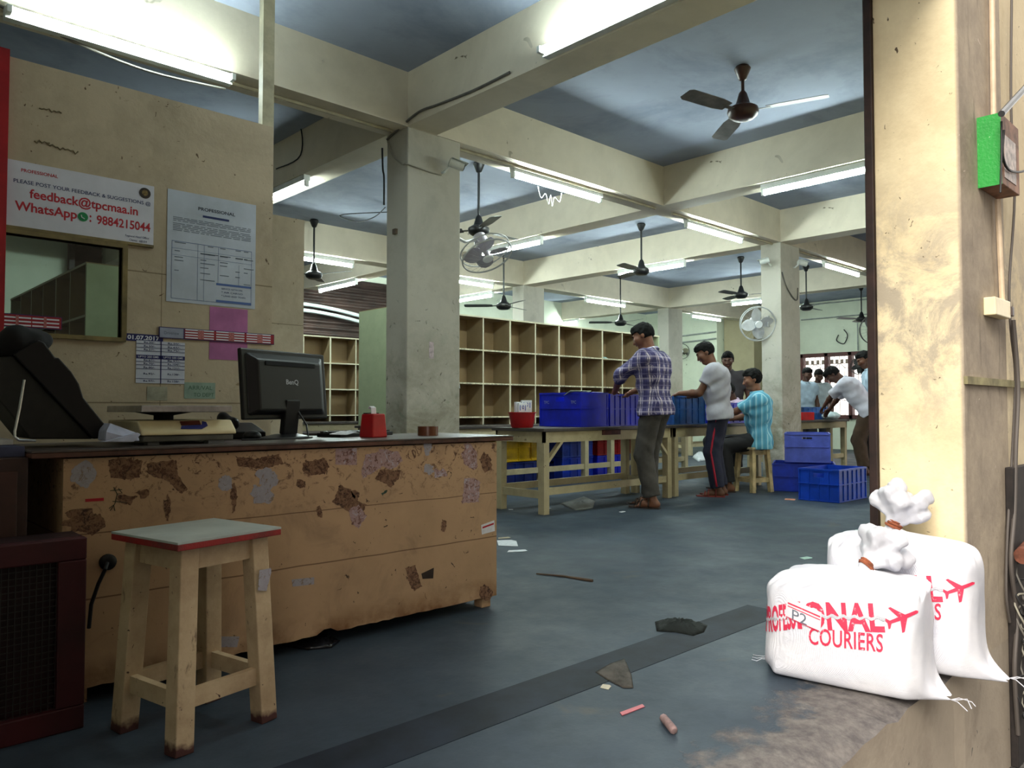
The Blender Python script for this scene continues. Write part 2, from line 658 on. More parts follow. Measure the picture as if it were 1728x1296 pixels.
# outer walls
PY = 4.0
struct(MB().box(-4, 17, 12.6, 12.8, 0, ZC), 'wall_back', greenwall)
struct(MB().box(-4.2, -4, YA, 12.8, 0, ZC), 'wall_left', plaster)
struct(MB().box(-1.0, -.85, YA + .2, PY, 0, ZC), 'wall_side', plaster)  # unseen side wall, added to darken the left end of the counter
struct(MB().box(-6, .10, YA, YA + .2, -.56, ZC), 'wall_shopfront', plaster)  # unseen wall, extended to keep daylight off the left end
struct(MB().box(.10, 3.27, YA, YA + .32, 2.72, ZB), 'sky_blocker', M('sky_blocker_grey', (120, 116, 110), .7, .2, 4))  # unseen box added over the opening to cut sky light on the counter
struct(MB().box(17, 17.25, 10.4, 12.8, 0, ZC), 'wall_corner', greenwall)
mwall = MB().box(18, 18.2, YA, 6.9, 0, ZC).box(18, 18.2, 8.68, 10.4, 0, ZC).box(18, 18.2, 6.9, 8.68, 0, .72).box(18, 18.2, 6.9, 8.68, 2.28, ZC)
mwall.box(17.25, 18, 10.4, 10.6, 0, ZC)
struct(mwall, 'wall_right', greenwall)
struct(MB().box(17.3, 17.98, 9.55, 10.38, 0, ZC), 'column', dirty('drab_pilaster_wash', (170, 160, 130), (140, 128, 104), None, 1.2, .4), bevel=.008)

# window with maroon frame and ornamental grille in the far wall
winm = M('maroon_window_frame', (84, 36, 32), .55, .15, 6)
wf = MB()
y0, y1, z0, z1 = 6.9, 8.68, .72, 2.28
wf.box(17.9, 18.06, y0, y1, z1 - .09, z1).box(17.9, 18.06, y0, y1, z0, z0 + .09)
for yy in (y0, 7.42, 7.98, y1 - .09):
    wf.box(17.9, 18.06, yy, yy + .09, z0, z1)
wo = struct(wf, 'window_1', winm, bevel=.006)
gr = MB()
for a, b in ((6.99, 7.42), (7.51, 7.98), (8.07, 8.59)):
    nb = 4
    for i in range(1, nb):
        yy = a + (b - a) * i / nb
        gr.tube([(18.0, yy, z0 + .09), (18.0, yy, z1 - .09)], .007, 5)
    for zz in (1.15, 1.62, 2.02):
        gr.tube([(18.0, a, zz), (18.0, b, zz)], .007, 5)
    pts = [(18.0, a + (b - a) * i / 12, 1.86 + .13 * math.sin(math.pi * i / 12) + .03 * math.cos(4 * math.pi * i / 12)) for i in range(13)]
    gr.tube(pts, .009, 5)
    for i in range(4):
        yy = a + (b - a) * (i + .5) / 4
        gr.box(17.99, 18.01, yy - .035, yy + .035, 2.02, 2.12)
build(gr, 'window_grille', M('pale_grille_paint', (150, 130, 116), .6, .1), wo)['kind'] = 'structure'

# dark rolling shutter in the back wall, with a curved white pipe in front of it
sh_ = thing('rolling_shutter', 'dark brown corrugated rolling shutter behind the back pigeonholes', 'shutter', (5.6, 12.55, 0))
mb = MB()
n = 60
vs, fs = [], []
for i in range(n * 4 + 1):
    z = 3.4 * i / (n * 4)
    y = 12.55 + .018 * math.cos(2 * math.pi * i / 4 * .5)
    vs += [(3.0, y, z), (9.2, y, z), ]
    if i:
        fs.append((2 * i - 2, 2 * i - 1, 2 * i + 1, 2 * i))
mb.add(vs, fs)
slat = build(mb, 'slat_curtain', M('dark_brown_slats', (64, 48, 42), .5, .3, 3), sh_, smooth='all')
sol = slat.modifiers.new('thickness', 'SOLIDIFY')
sol.thickness = .004
build(MB().box(2.95, 3.02, 12.49, 12.6, 0, 3.45).box(9.18, 9.25, 12.49, 12.6, 0, 3.45), 'guide_rail', M('shutter_rail', (50, 42, 40), .5, .2), sh_)
pts = []
for i in range(25):
    q = i / 24
    px = 500 + 130 * q
    py = 509 + 22 * (q ** 1.6) + 6 * q
    pts.append(W(px, py + 3, y=12.42))
for dz in (0, .11):
    tag(build(MB().tube([p + Vector((0, 0, -dz)) for p in pts], .034, 8), 'curved_pipe', M('white_pvc', (205, 216, 214), .4, .05), smooth=True),
        'white curved pipe across the dark shutter, ' + ('upper of the two' if dz == 0 else 'lower of the two'), 'pipe', 'white pipes over the shutter')

# ------------------------------------------------------------------ booth partition
PY = 4.0
hx0, hx1 = W(-30, 480, y=PY).x, W(205, 480, y=PY).x
hz0, hz1 = W(100, 564, y=PY).z, W(100, 405, y=PY).z
px1 = W(460, 400, y=PY).x
t = NT('booth_board_paint')
p = t.xyz(True)
c = t.mix(t.math('MULTIPLY', t.ramp(t.noise(1.5, 7, .68, dist=.4), .42, .7), .75), (186, 170, 146), (144, 130, 108))
c = t.mix(t.ramp(t.noise(26, 3, .5, dist=1.0), .70, .73), c, (88, 68, 46))
c = t.mix(t.ramp(t.noise(5, 6, .75, dist=1.5), .66, .69, 0, .75), c, (112, 92, 56))
for z0_ in (1.63, .98):
    c = t.mix(t.ramp(t.math('ABSOLUTE', t.math('SUBTRACT', p[2], z0_)), .002, .0045, .7, 0), c, (92, 76, 52))
c = t.mix(t.math('MULTIPLY', t.ramp(t.math('ABSOLUTE', t.math('SUBTRACT', p[0], 1.36)), .0015, .003, .6, 0), t.ramp(p[2], 1.75, 1.6)), c, (92, 76, 52))
t.col(c, .72, 0, t.noise(30, 4), .003)
boothm = t.m
pa = MB()
PX0 = -.849
pa.box(PX0, hx0, PY, PY + .04, 0, 2.53).box(hx1, px1, PY, PY + .04, 0, 2.53)
pa.box(hx0, hx1, PY, PY + .04, 0, hz0).box(hx0, hx1, PY, PY + .04, hz1, 2.53)
wallp = struct(pa, 'wall_partition', boothm)
scr = MB()
for a, b, n in (((66, 183), (104, 190), 9), ((58, 238), (84, 242), 6), ((80, 244), (132, 258), 12)):
    pts = [W(a[0] + (b[0] - a[0]) * i / n, a[1] + (b[1] - a[1]) * i / n + (3.2 if i % 2 else -2.6) * rnd.random(), y=PY - .0015) for i in range(n + 1)]
    scr.tube(pts, .0035, 5)
build(scr, 'faded_scribble', M('faded_pencil_brown', (120, 108, 82), .8, .2, 30), wallp)['kind'] = 'structure'
struct(MB().box(W(444, 100, y=PY).x, px1, PY, PY + .05, 2.53, ZC), 'trim_3', M('painted_angle_post', (186, 178, 150), .6, .15, 6))
struct(MB().box(W(-30, 300, y=PY).x, W(10, 300, y=PY).x, PY - .03, PY, hz0 - .02, 2.55), 'trim_4', M('red_painted_post', (160, 16, 26), .55, .15, 5))
struct(MB().box(1.98, W(513, 450, y=5.7).x, 5.7, 5.74, 0, 2.5), 'wall_inner_board', boothm)
wfm = MB().box(hx0, hx1 + .02, PY - .018, PY + .05, hz0 - .02, hz0).box(hx0, hx1 + .02, PY - .018, PY + .05, hz1, hz1 + .02)
wfm.box(hx1, hx1 + .022, PY - .018, PY + .05, hz0, hz1)
w2 = struct(wfm, 'window_2', M('dull_yellow_frame', (122, 106, 66), .6, .2, 8))
t = NT('old_window_glass')
t.t.nodes.remove(t.b)
tr = t.n('ShaderNodeBsdfTransparent', Color=(.80, .86, .84, 1))
gl = t.n('ShaderNodeBsdfGlossy', Roughness=.03)
fr = t.n('ShaderNodeFresnel', IOR=1.45)
mx = t.t.nodes.new('ShaderNodeMixShader')
t.t.links.new(fr.outputs[0], mx.inputs[0])
t.t.links.new(tr.outputs[0], mx.inputs[1])
t.t.links.new(gl.outputs[0], mx.inputs[2])
t.t.links.new(mx.outputs[0], t.t.nodes['Material Output'].inputs[0])
glassm = t.m
build(MB().box(hx0, hx1, PY + .012, PY + .017, hz0, hz1), 'window_pane', glassm, w2)['kind'] = 'structure'

# ------------------------------------------------------------------ notices on the partition
inkblue = M('dark_blue_ink', (34, 44, 92), .7, 0)
inkred = M('red_ink', (168, 30, 44), .7, 0)
inkgrey = M('grey_print', (104, 112, 126), .8, 0)
inkblk = M('black_print', (40, 42, 50), .8, 0)
inkgreen = M('green_ink', (20, 120, 70), .7, 0)
inkwhite = M('white_print', (214, 216, 226), .7, 0)
signw = M('white_sign_board', (206, 206, 218), .5, .05, 4)


def flat(mb, px0, py0, px1_, py1_, y, th=.002):
    """an upright rectangle on the plane y, from its top-left and bottom-right photograph corners"""
    a, b = W(px0, py0, y=y), W(px1_, py1_, y=y)
    mb.box(a.x, b.x, y - th, y, b.z, a.z)
    return mb


def notice(name, label, px0, py0, px1_, py1_, mat, cat='notice', th=.003, y=PY, group=None, pname='sheet'):
    a, b = W(px0, py0, y=y - .001), W(px1_, py1_, y=y - .001)
    o = thing(name, label, cat, ((a.x + b.x) / 2, y - .001, b.z), group=group)
    build(MB().box(a.x, b.x, y - .001 - th, y - .001, b.z, a.z), pname, mat, o)
    return o, a.x, b.x, b.z, a.z, y - .0015 - th


def rows(o, name, items, x0, x1, z0, z1, y, mat):
    """lettering: items of (text, u0, v0, u1, v1, bold) in the sheet's own unit box, a part per line"""
    for s, u0, v0, u1, v1, bold in items:
        mb = MB()
        letter(mb, s, (x0 + (x1 - x0) * u0, y, z0 + (z1 - z0) * v0), ((x1 - x0) * (u1 - u0), 0, 0), (0, 0, (z1 - z0) * (v1 - v0)), bold)
        build(mb, name, mat, o, fixn=False)


def rects(o, name, items, x0, x1, z0, z1, y, mat, th=.0006):
    mb = MB()
    for u0, v0, u1, v1 in items:
        mb.box(x0 + (x1 - x0) * u0, x0 + (x1 - x0) * u1, y - th, y, z0 + (z1 - z0) * v0, z0 + (z1 - z0) * v1)
    return build(mb, name, mat, o)


o, *g = notice('feedback_sign', 'white board asking to post feedback, red and blue lettering, above the booth window', 12, 268, 258, 417, signw, 'sign', .006, pname='board')
rows(o, 'blue_lettering', [('PLEASE POST YOUR FEEDBACK & SUGGESTIONS @', .04, .655, .975, .73, .012), ('Regional Head Office', .79, .10, .965, .145, 0), ('Chennai - 600 014', .82, .045, .95, .085, 0)], *g, inkblue)
rows(o, 'red_lettering', [('feedback@tpcmaa.in', .14, .43, .88, .62, .022), ('WhatsApp', .05, .22, .45, .405, .022), (':', .535, .25, .548, .36, .03), ('9884215044', .585, .235, .975, .38, .022), ('PROFESSIONAL', .085, .845, .32, .895, .02)], *g, inkred)
x0, x1, z0, z1, yy = g
c = (x0 + (x1 - x0) * .49, z0 + (z1 - z0) * .315)
build(MB().lathe([(.022, 0), (.022, .001)], 20, (c[0], yy, c[1]), (0, -1, 0)), 'green_roundel', inkgreen, o)
build(MB().tube([(c[0] - .008, yy - .0014, c[1] + .008), (c[0] - .005, yy - .0014, c[1] - .003), (c[0] + .007, yy - .0014, c[1] - .009)], .0025, 6), 'handset_mark', inkwhite, o)
build(MB().lathe([(.027, 0), (.027, .001)], 20, (x0 + (x1 - x0) * .93, yy, z0 + (z1 - z0) * .86), (0, -1, 0)), 'dark_seal', M('brown_black_seal', (52, 40, 30), .6, .4, 60), o)
build(MB().lathe([(.015, 0), (.015, .0016)], 16, (x0 + (x1 - x0) * .93, yy, z0 + (z1 - z0) * .865), (0, -1, 0)), 'seal_centre', M('gold_seal_centre', (120, 98, 52), .6, .4, 90), o)
build(MB().box(W(-20, 400, y=PY).x, W(258, 400, y=PY).x, PY - .016, PY - .001, hz1 + .021, hz1 + .034), 'batten', M('dull_yellow_frame', (0, 0, 0)), o)

o, *g = notice('printed_poster', 'large creased white printed circular with a table, pinned beside the feedback board', 283, 318, 430, 522, M('blue_white_poster', (186, 194, 208), .55, .08, 3), 'poster', .0015)
rows(o, 'heading', [('PROFESSIONAL', .33, .855, .75, .885, .02)], *g, inkblk)
bars = [(.38, .795, .68, .815)]
rects(o, 'title_bar', bars, *g, inkblue)
r2 = []
for k, v in enumerate([.755, .74, .725, .70, .685, .67, .655, .64]):
    q = .06
    while q < .92:
        w_ = .03 + .1 * rnd.random()
        r2.append((q, v, min(q + w_, .94), v + .006))
        q += w_ + .018
for v in (.53, .46, .455, .40, .37, .33, .28, .22):
    for u in (.08, .36, .44, .58, .76, .86):
        if rnd.random() < .75:
            r2.append((u, v, u + .04 + .09 * rnd.random(), v + .007))
rects(o, 'small_print', r2, *g, inkgrey)['kind'] = 'stuff'
lines = [(.05, .03, .053, .545), (.95, .03, .953, .545), (.05, .542, .95, .546), (.05, .03, .95, .033), (.33, .03, .332, .54), (.4, .03, .402, .54), (.56, .2, .562, .54), (.8, .2, .802, .4)]
lines += [(.05, v, .95, v + .002) for v in (.48, .42)]
rects(o, 'table_rules', lines, *g, M('blue_rule', (86, 104, 150), .8, 0))
rects(o, 'blue_band', [(.54, .19, .95, .21), (.54, .035, .95, .055)], *g, M('blue_band_ink', (76, 100, 156), .7, 0))
rows(o, 'bullet_lines', [('SERVICE NETWORK', .6, .155, .85, .17, .01), ('* AIR CARGO', .6, .122, .85, .138, .01), ('* LAND AND TRAIN', .6, .09, .88, .105, .01)], *g, inkblue)

notice('pink_notice', 'faded pink paper taped below the big circular, behind the red striped strip', 354, 517, 417, 609, M('pink_paper', (178, 108, 158), .8, .1, 6), th=.0008)
x0, x1 = W(211, 560, y=PY).x, W(270, 560, y=PY).x
o, *g = notice('date_strip', 'small dark blue strip with the date 01.07.2017', 211, 562, 275, 578, M('dark_blue_strip', (28, 30, 96), .55, .1), 'sticker', .0012)
rows(o, 'lettering', [('01.07.2017', .06, .2, .9, .8, .03)], *g, inkwhite)

# price table
o, *g = notice('price_table', 'white two-column tariff sheet with dark blue rules on the booth wall', 230, 574, 311, 648, M('tariff_white', (202, 206, 222), .6, .05), 'notice', .0016)
rects(o, 'rules', [(.49, 0, .51, 1), (0, .575, 1, .665)] + [(0, v, 1, v + .012) for v in (.92, .83, .75, .5, .42, .33, .1)], *g, M('dark_blue_strip', (0, 0, 0)))
it, iw = [], []
for v, a, b in ((.94, 'Rs.30/-', 'Rs.50/-'), (.85, 'Rs.50/-', 'Rs.65/-'), (.77, 'Rs.57/-', 'Rs.75/-'), (.52, 'Rs.67/-', 'Rs.97/-'), (.44, 'Rs.70/-', 'Rs.104/-'), (.35, 'Rs.80/-', 'Rs.121/-'), (.2, 'Rs.92/-', 'Rs.138/-'), (.03, 'Rs.97/-', 'Rs.158/-')):
    it += [(a, .15, v, .38, v + .045, .02), (b, .64, v, .9, v + .045, .02)]
rows(o, 'figures', it, *g, inkblue)
g[4] -= .0007
rows(o, 'band_lettering', [('UPTO 250 GMS', .04, .6, .45, .645, .01), ('UPTO 500 GMS', .55, .6, .96, .645, .01)], *g, inkwhite)

# striped tariff strips: the long one tilts down to the right
redstripe = M('red_stripe_print', (150, 26, 40), .6, .06)


def stripe_strip(name, label, pxa, pxb, pya, pyb, silver, y):
    a, b = W(pxa, pya, y=y), W(pxb, pyb, y=y)
    o = thing(name, label, 'sticker', ((a.x + b.x) / 2, y, b.z), group='red striped strips')
    L, H = b.x - a.x, a.z - b.z
    build(MB().box(a.x, b.x, y - .004, y, b.z, a.z), 'board', M('blue_edged_board', (52, 36, 86), .6, .05), o)
    s0 = .2 if silver else .0
    m1, m2, m3 = MB(), MB(), MB()
    if silver:
        m3.box(a.x + .004, a.x + L * .195, y - .0048, y - .004, b.z + .004, a.z - .004)
        build(m3, 'silver_panel', M('silver_sticker', (150, 156, 178), .45, .08), o)
        build(letter(MB(), 'Drivenew', (a.x + L * .04, y - .0052, b.z + H * .35), (L * .12, 0, 0), (0, 0, H * .28), .01), 'script_lettering', inkgrey, o, fixn=False)
    m1.box(a.x + L * s0 + .003, b.x - .003, y - .0048, y - .004, b.z + .004, a.z - .004)
    build(m1, 'red_ground', redstripe, o)
    cuts = [s0 + .01, .47, .74, .985] if silver else [.03, .49, .97]
    for i in range(len(cuts) - 1):
        for k in range(4 if silver else 3):
            zz = b.z + H * (.12 + k * (.235 if silver else .28))
            m2.box(a.x + L * cuts[i], a.x + L * (cuts[i + 1] - .02), y - .0054, y - .0048, zz, zz + H * .11)
    build(m2, 'white_stripe', inkwhite, o)
    m4 = MB()
    for i in range(len(cuts) - 1):
        xx = a.x + L * (cuts[i] * .6 + cuts[i + 1] * .4)
        m4.box(xx, xx + L * .05, y - .006, y - .0054, b.z + H * .08, a.z - H * .1)
    build(m4, 'overprint', M('pale_red_overprint', (188, 110, 110), .7, .3, 200), o)
    return o


stripe_strip('tariff_strip', 'long red and white striped strip with a silver end, above the monitor', 268, 462, 551, 582, True, PY - .004)
stripe_strip('tariff_strip', 'short red and white striped strip at the lower left corner of the booth window', 4, 104, 528, 557, False, PY - .022)

o, *g = notice('handwritten_note', 'torn pale green note with faint handwriting above the weighing scale', 311, 645, 363, 673, M('pale_green_note', (150, 172, 158), .8, .1), 'notice', .0008)
rows(o, 'handwriting', [('ARR/VAL', .12, .55, .9, .8, 0), ('TO DEPT', .3, .12, .95, .36, 0)], *g, M('green_pen', (74, 104, 84), .8, 0))
notice('plastic_sleeve', 'small torn clear plastic sleeve stuck on the booth wall under the tariff sheet', 248, 652, 282, 676, M('cloudy_plastic', (170, 168, 150), .5, .2), th=.0006)
# ------------------------------------------------------------------ counter
CY, CZ = 2.75, .82
cx0, cx1 = W(105, 900, y=CY).x, W(838, 800, y=CY).x
tx0, tx1 = W(50, 750, y=CY).x, W(860, 735, y=CY).x
ct = thing('service_counter', 'long battered tan plywood counter with torn sticker scraps and dark worktop', 'counter', ((cx0 + cx1) / 2, CY + .3, 0))
t = NT('battered_tan_plywood')
p = t.xyz(True)
c = t.mix(t.ramp(t.noise(1.8, 6, .65), .3, .7), (194, 160, 124), (168, 138, 106))
c = t.mix(t.ramp(t.noise(4.0, 6, .72, dist=.8), .55, .72, 0, .5), c, (132, 106, 84))
up = t.ramp(p[2], .52, .74)
c = t.mix(t.math('MULTIPLY', t.ramp(t.noise(17, 8, .78, dist=1.6), .545, .60), up), c, (92, 62, 46))
c = t.mix(t.ramp(t.noise(20, 5, .65, dist=1.6), .665, .69), c, (66, 46, 34))
for z0_, ww in ((.335, .0035), (.545, .0025)):
    wob = t.math('MULTIPLY', t.math('SUBTRACT', t.noise(3.0, 2), .5), .012)
    c = t.mix(t.ramp(t.math('ABSOLUTE', t.math('SUBTRACT', t.math('ADD', p[2], wob), z0_)), .0015, ww, .8, 0), c, (96, 66, 44))
edge = t.ramp(p[2], .15, .06)
c = t.mix(t.math('MULTIPLY', edge, t.ramp(t.noise(6, 4), .4, .6)), c, (120, 84, 52))
t.col(c, .6, 0, t.noise(22, 5), .003)
panelm = t.m
vs = []
nn = 60
lo_ = [(cx0 + (cx1 - cx0) * i / nn, .05 + .005 * rnd.random() + (.02 if i in (30, 31) else 0)) for i in range(nn + 1)]
mb = MB()
mb.prism([(x, CY, z) for x, z in lo_] + [(cx1, CY, CZ - .03), (cx0, CY, CZ - .03)], (0, .02, 0))
build(mb, 'front_panel', panelm, ct)
build(MB().box(cx1 - .02, cx1, CY + .021, CY + .58, .05, CZ - .03), 'end_panel', panelm, ct)
build(MB().box(cx0, cx0 + .02, CY + .021, CY + .58, .05, CZ - .03), 'end_panel', panelm, ct)
for x, y in ((cx1 - .075, CY + .022), (cx1 - .075, CY + .5), (cx0 + .03, CY + .022), (cx0 + .03, CY + .5)):
    build(MB().box(x, x + .055, y, y + .055, 0, CZ - .03), 'leg', panelm, ct)
topm = M('worn_dark_worktop', (88, 78, 74), .42, .25, 6)
build(MB().box(tx0, tx1, CY - .03, CY + .6, CZ - .006, CZ), 'worktop', topm, ct)
build(MB().box(tx0, tx1, CY - .028, CY + .6, CZ - .024, CZ - .007), 'worktop_edge', M('brown_worktop_edge', (92, 60, 48), .55, .3, 8), ct, bevel=.003)
build(MB().box(tx0 + .02, cx1 - .03, CY + .56, CY + .575, .0, CZ - .031), 'light_block_panel', blackmat, ct)  # unseen board added to stop light, keeps the space under the counter dark


def patch(pts, name, mat, th=.0007, y=CY):
    jag = []
    for i in range(len(pts)):
        (xa, ya), (xb, yb) = pts[i], pts[(i + 1) % len(pts)]
        n_ = max(2, int(math.hypot(xb - xa, yb - ya) / 3.0))
        for k in range(n_):
            jj = 0 if len(pts) < 5 else 1.3
            jag.append((xa + (xb - xa) * k / n_ + jj * (rnd.random() - .5) * 2, ya + (yb - ya) * k / n_ + jj * (rnd.random() - .5) * 2))
    pts = jag
    poly = [W(a, b, y=y - .0004) for a, b in pts]
    return build(MB().prism(poly, (0, -th, 0)), name, mat, ct)


def blob(cx, cy, rx, ry, n=14, j=.3, rot=0):
    o = []
    for i in range(n):
        a = 2 * math.pi * i / n
        k = 1 + j * (rnd.random() - .5) * 2
        x, y = rx * k * math.cos(a), ry * k * math.sin(a)
        o.append((cx + x * math.cos(rot) - y * math.sin(rot), cy + x * math.sin(rot) + y * math.cos(rot)))
    return o




def torn(name, a, b, c_, s1, lo=.44, hi=.52):
    t = NT(name)
    q = t.mix(t.ramp(t.noise(s1, 8, .8, dist=.8), lo, hi), a, b)
    q = t.mix(t.ramp(t.noise(s1 * .7, 6, .75, dist=1.5), .55, .6), q, c_)
    t.col(q, .8)
    return t.m


tornb = torn('torn_brown_tape', (84, 56, 42), (132, 100, 76), (62, 42, 34), 55)
torng = torn('grey_paper_scrap', (150, 146, 152), (164, 160, 168), (138, 122, 108), 40, .3, .6)
tornp = torn('pink_grey_scrap', (106, 72, 60), (168, 140, 138), (178, 170, 180), 45, .42, .5)
for pts, m_ in (
    ([(184, 776), (204, 772), (240, 777), (236, 806), (210, 809), (186, 806)], tornb),
    ([(246, 782), (298, 776), (300, 800), (316, 826), (306, 834), (284, 812), (250, 800)], tornb),
    ([(398, 770), (432, 774), (470, 766), (478, 782), (440, 792), (402, 786)], tornb),
    ([(512, 781), (548, 772), (556, 788), (549, 800), (520, 803), (509, 793)], tornb),
    (blob(283, 857, 6, 20, 12, .35), tornb), (blob(395, 838, 5, 24, 12, .3), tornb),
    ([(574, 818), (592, 826), (604, 846), (618, 852), (610, 872), (595, 868), (583, 860), (561, 848)], tornb),
    (blob(600, 836, 9, 7, 10, .4), tornb), (blob(508, 818, 9, 7, 9, .4), tornb), (blob(538, 864, 6, 10, 9, .4), tornb),
    ([(684, 958), (700, 954), (712, 990), (698, 998), (691, 986)], tornb),
    ([(711, 968), (732, 958), (731, 976), (713, 977)], M('black_tape_scrap', (48, 36, 30), .6, .3, 20)),
    (blob(748, 888, 5, 13, 10, .3), tornb), (blob(142, 880, 34, 20, 20, .3), tornb), (blob(820, 998, 10, 14, 10, .3), tornb),
    (blob(215, 842, 16, 8, 10, .5), tornb), (blob(240, 832, 10, 9, 10, .5), tornb),
    ([(640, 792), (676, 794), (674, 806), (660, 822), (634, 808)], tornb),
    ([(817, 762), (828, 772), (830, 792), (819, 798), (808, 776)], tornb), ):
    patch(pts, 'tape_residue', m_)
for pts, m_ in (
    (blob(142, 800, 24, 22, 14, .18), torng), (blob(452, 806, 20, 16, 14, .2, .6), torng), (blob(441, 834, 18, 17, 14, .2), torng), (blob(380, 815, 12, 14, 12, .15), torng),
    (blob(722, 755, 8, 14, 12, .3), torng), (blob(724, 792, 8, 9, 12, .3), torng), (blob(742, 798, 12, 8, 12, .4), tornp),
    ([(566, 757), (602, 756), (602, 785), (566, 784)], tornp),
    ([(616, 768), (640, 762), (642, 790), (612, 808), (609, 800)], tornp), ([(640, 757), (672, 762), (680, 778), (660, 792), (640, 786)], tornp),
    (blob(793, 770, 13, 20, 14, .25, -.3), tornp),
    ([(784, 808), (800, 806), (810, 812), (808, 848), (779, 849)], tornp),
    ([(588, 860), (606, 852), (618, 870), (606, 892), (594, 884)], tornp),
    ([(812, 886), (834, 878), (835, 896), (813, 902)], paper),
    ([(370, 1074), (404, 1074), (400, 1092), (366, 1092)], torng), ([(492, 978), (530, 974), (530, 986), (494, 990)], torng), ):
    patch(pts, 'paper_scrap', m_, .0009)
patch([(814, 889), (833, 882), (833, 885), (814, 892)], 'sticker_stripe', inkred, .0013)
patch([(144, 842), (175, 840), (175, 845), (144, 847)], 'sticker_stripe', inkred, .0013)
sc = MB()
for pts in ([(186, 828), (206, 826)], [(192, 822), (198, 834), (194, 850), (186, 862)], [(190, 846), (214, 848)], [(184, 858), (192, 852), (194, 862)], [(200, 824), (206, 832), (198, 834)]):
    sc.tube([W(a, b, y=CY - .001) for a, b in pts], .0012, 5)
build(sc, 'pen_scribble', M('green_black_pen', (50, 58, 44), .8, 0), ct)
for pts in ([(645, 836), (650, 834), (654, 828), (652, 826), (644, 832)],):
    patch(pts, 'green_scrap', M('dark_green_scrap', (60, 84, 70), .7, .2))
so = tag(build(MB().lathe([(.026, 0), (.026, .012), (.018, .018)], 18, tuple(W(181, 948, y=CY - .0005)), (0, -1, 0)), 'power_socket', blackpl, smooth=True), 'round black socket on the counter front behind the stool', 'socket')
tag(build(MB().tube([W(181, 950, y=CY - .05), W(178, 960, y=CY - .07), W(166, 985, y=CY - .05), W(154, 1020, y=CY - .03), W(150, 1060, y=CY - .02)], .006, 8), 'power_cable', blackwire, smooth=True),
    'black cable hanging from the round socket to the maroon frame', 'cable')

# brown cabinet left of the counter, maroon meshed frame in front of it
bc = thing('brown_cabinet', 'dark brown wooden cabinet left of the counter', 'cabinet', (-.2, CY + .3, 0))
bx1 = W(48, 800, y=CY).x
build(MB().box(-.7, bx1, CY, CY + .56, 0, CZ - .02), 'carcass', brownpaint, bc, bevel=.004)
build(MB().box(.1, bx1 - .03, CY - .012, CY - .001, .1, CZ - .06), 'door', M('brown_door_paint', (64, 40, 34), .6, .25, 5), bc, bevel=.004)
mx1 = W(145, 1000, y=2.56).x
cf = thing('meshed_cabinet', 'low maroon framed cabinet with dark wire mesh front in the left corner', 'cabinet', (.2, 2.6, 0))
build(MB().box(-.5, mx1, 2.60, 2.72, .0, .565), 'carcass', M('dark_maroon_board', (40, 14, 18), .6, .25, 5), cf, bevel=.004)
fm = MB().box(-.5, mx1, 2.555, 2.598, .50, .565).box(-.5, mx1, 2.555, 2.598, .0, .07).box(mx1 - .075, mx1, 2.555, 2.598, .07, .50).box(-.5, -.43, 2.555, 2.598, .07, .5)
build(fm, 'front_frame', maroon, cf, bevel=.004)
ms = MB()
for i in range(60):
    xx = -.43 + i * (mx1 - .075 + .43) / 59
    ms.box(xx - .0012, xx + .0012, 2.572, 2.575, .07, .5)
for i in range(24):
    zz = .07 + i * .43 / 23
    ms.box(-.43, mx1 - .075, 2.575, 2.578, zz - .0012, zz + .0012)
build(ms, 'wire_mesh', M('dark_wire_mesh', (40, 38, 36), .5, 0), cf)

# ------------------------------------------------------------------ stool builder
redtrim = dirty('worn_red_trim', (146, 38, 34), (66, 52, 48), None, 7, .95, .6)


def stool(label, loc, rz, w, d, h, group, seatm, edgem, woodm, lt=.052, splay=.02):
    s = thing('wooden_stool', label, 'stool', loc, rz, group)
    build(MB().box(-w / 2, w / 2, -d / 2, d / 2, h - .006, h), 'seat', seatm, s, local=True)
    build(MB().box(-w / 2, w / 2, -d / 2, d / 2, h - .024, h - .0065), 'seat_edge', edgem, s, local=True, bevel=.002)
    q = w / 2 - .028 - lt / 2
    r = d / 2 - .028 - lt / 2
    for i, j in ((-1, -1), (1, -1), (-1, 1), (1, 1)):
        build(MB().bar((i * (q + splay), j * (r + splay), 0), (i * q, j * r, h - .025), lt, lt, (0, 1, 0)), 'leg', woodm, s, local=True, bevel=.003)
    for z, hh, nm in ((h - .058, .062, 'apron'), (.14, .05, 'stretcher')):
        k = splay * (1 - z / h)
        for j in (-1, 1):
            build(MB().box(-q - k + lt / 2, q + k - lt / 2, j * (r + k) - .011, j * (r + k) + .011, z - hh / 2, z + hh / 2), nm, woodm, s, local=True)
            build(MB().box(j * (q + k) - .011, j * (q + k) + .011, -r - k + lt / 2, r + k - lt / 2, z - hh / 2, z + hh / 2), nm, woodm, s, local=True)
    return s


s1 = stool('worn cream wooden stool with a red-edged white seat in front of the counter', (.915, 2.35, 0), math.radians(12), .345, .345, .585, None,
           M('pale_laminate_seat', (176, 184, 178), .3, .12, 4), redtrim, stoolwood, .056, .024)

sk_ = MW[s1]
build(MB(Matrix.Translation(Vector((.122, -.159, .43))) @ Matrix.Rotation(.12, 4, 'Y')).prism([(-.02, 0, -.03), (.012, 0, -.034), (.022, 0, .02), (.02, 0, .034), (-.022, 0, .03)], (0, -.001, 0)), 'torn_sticker', torng, s1, local=True)
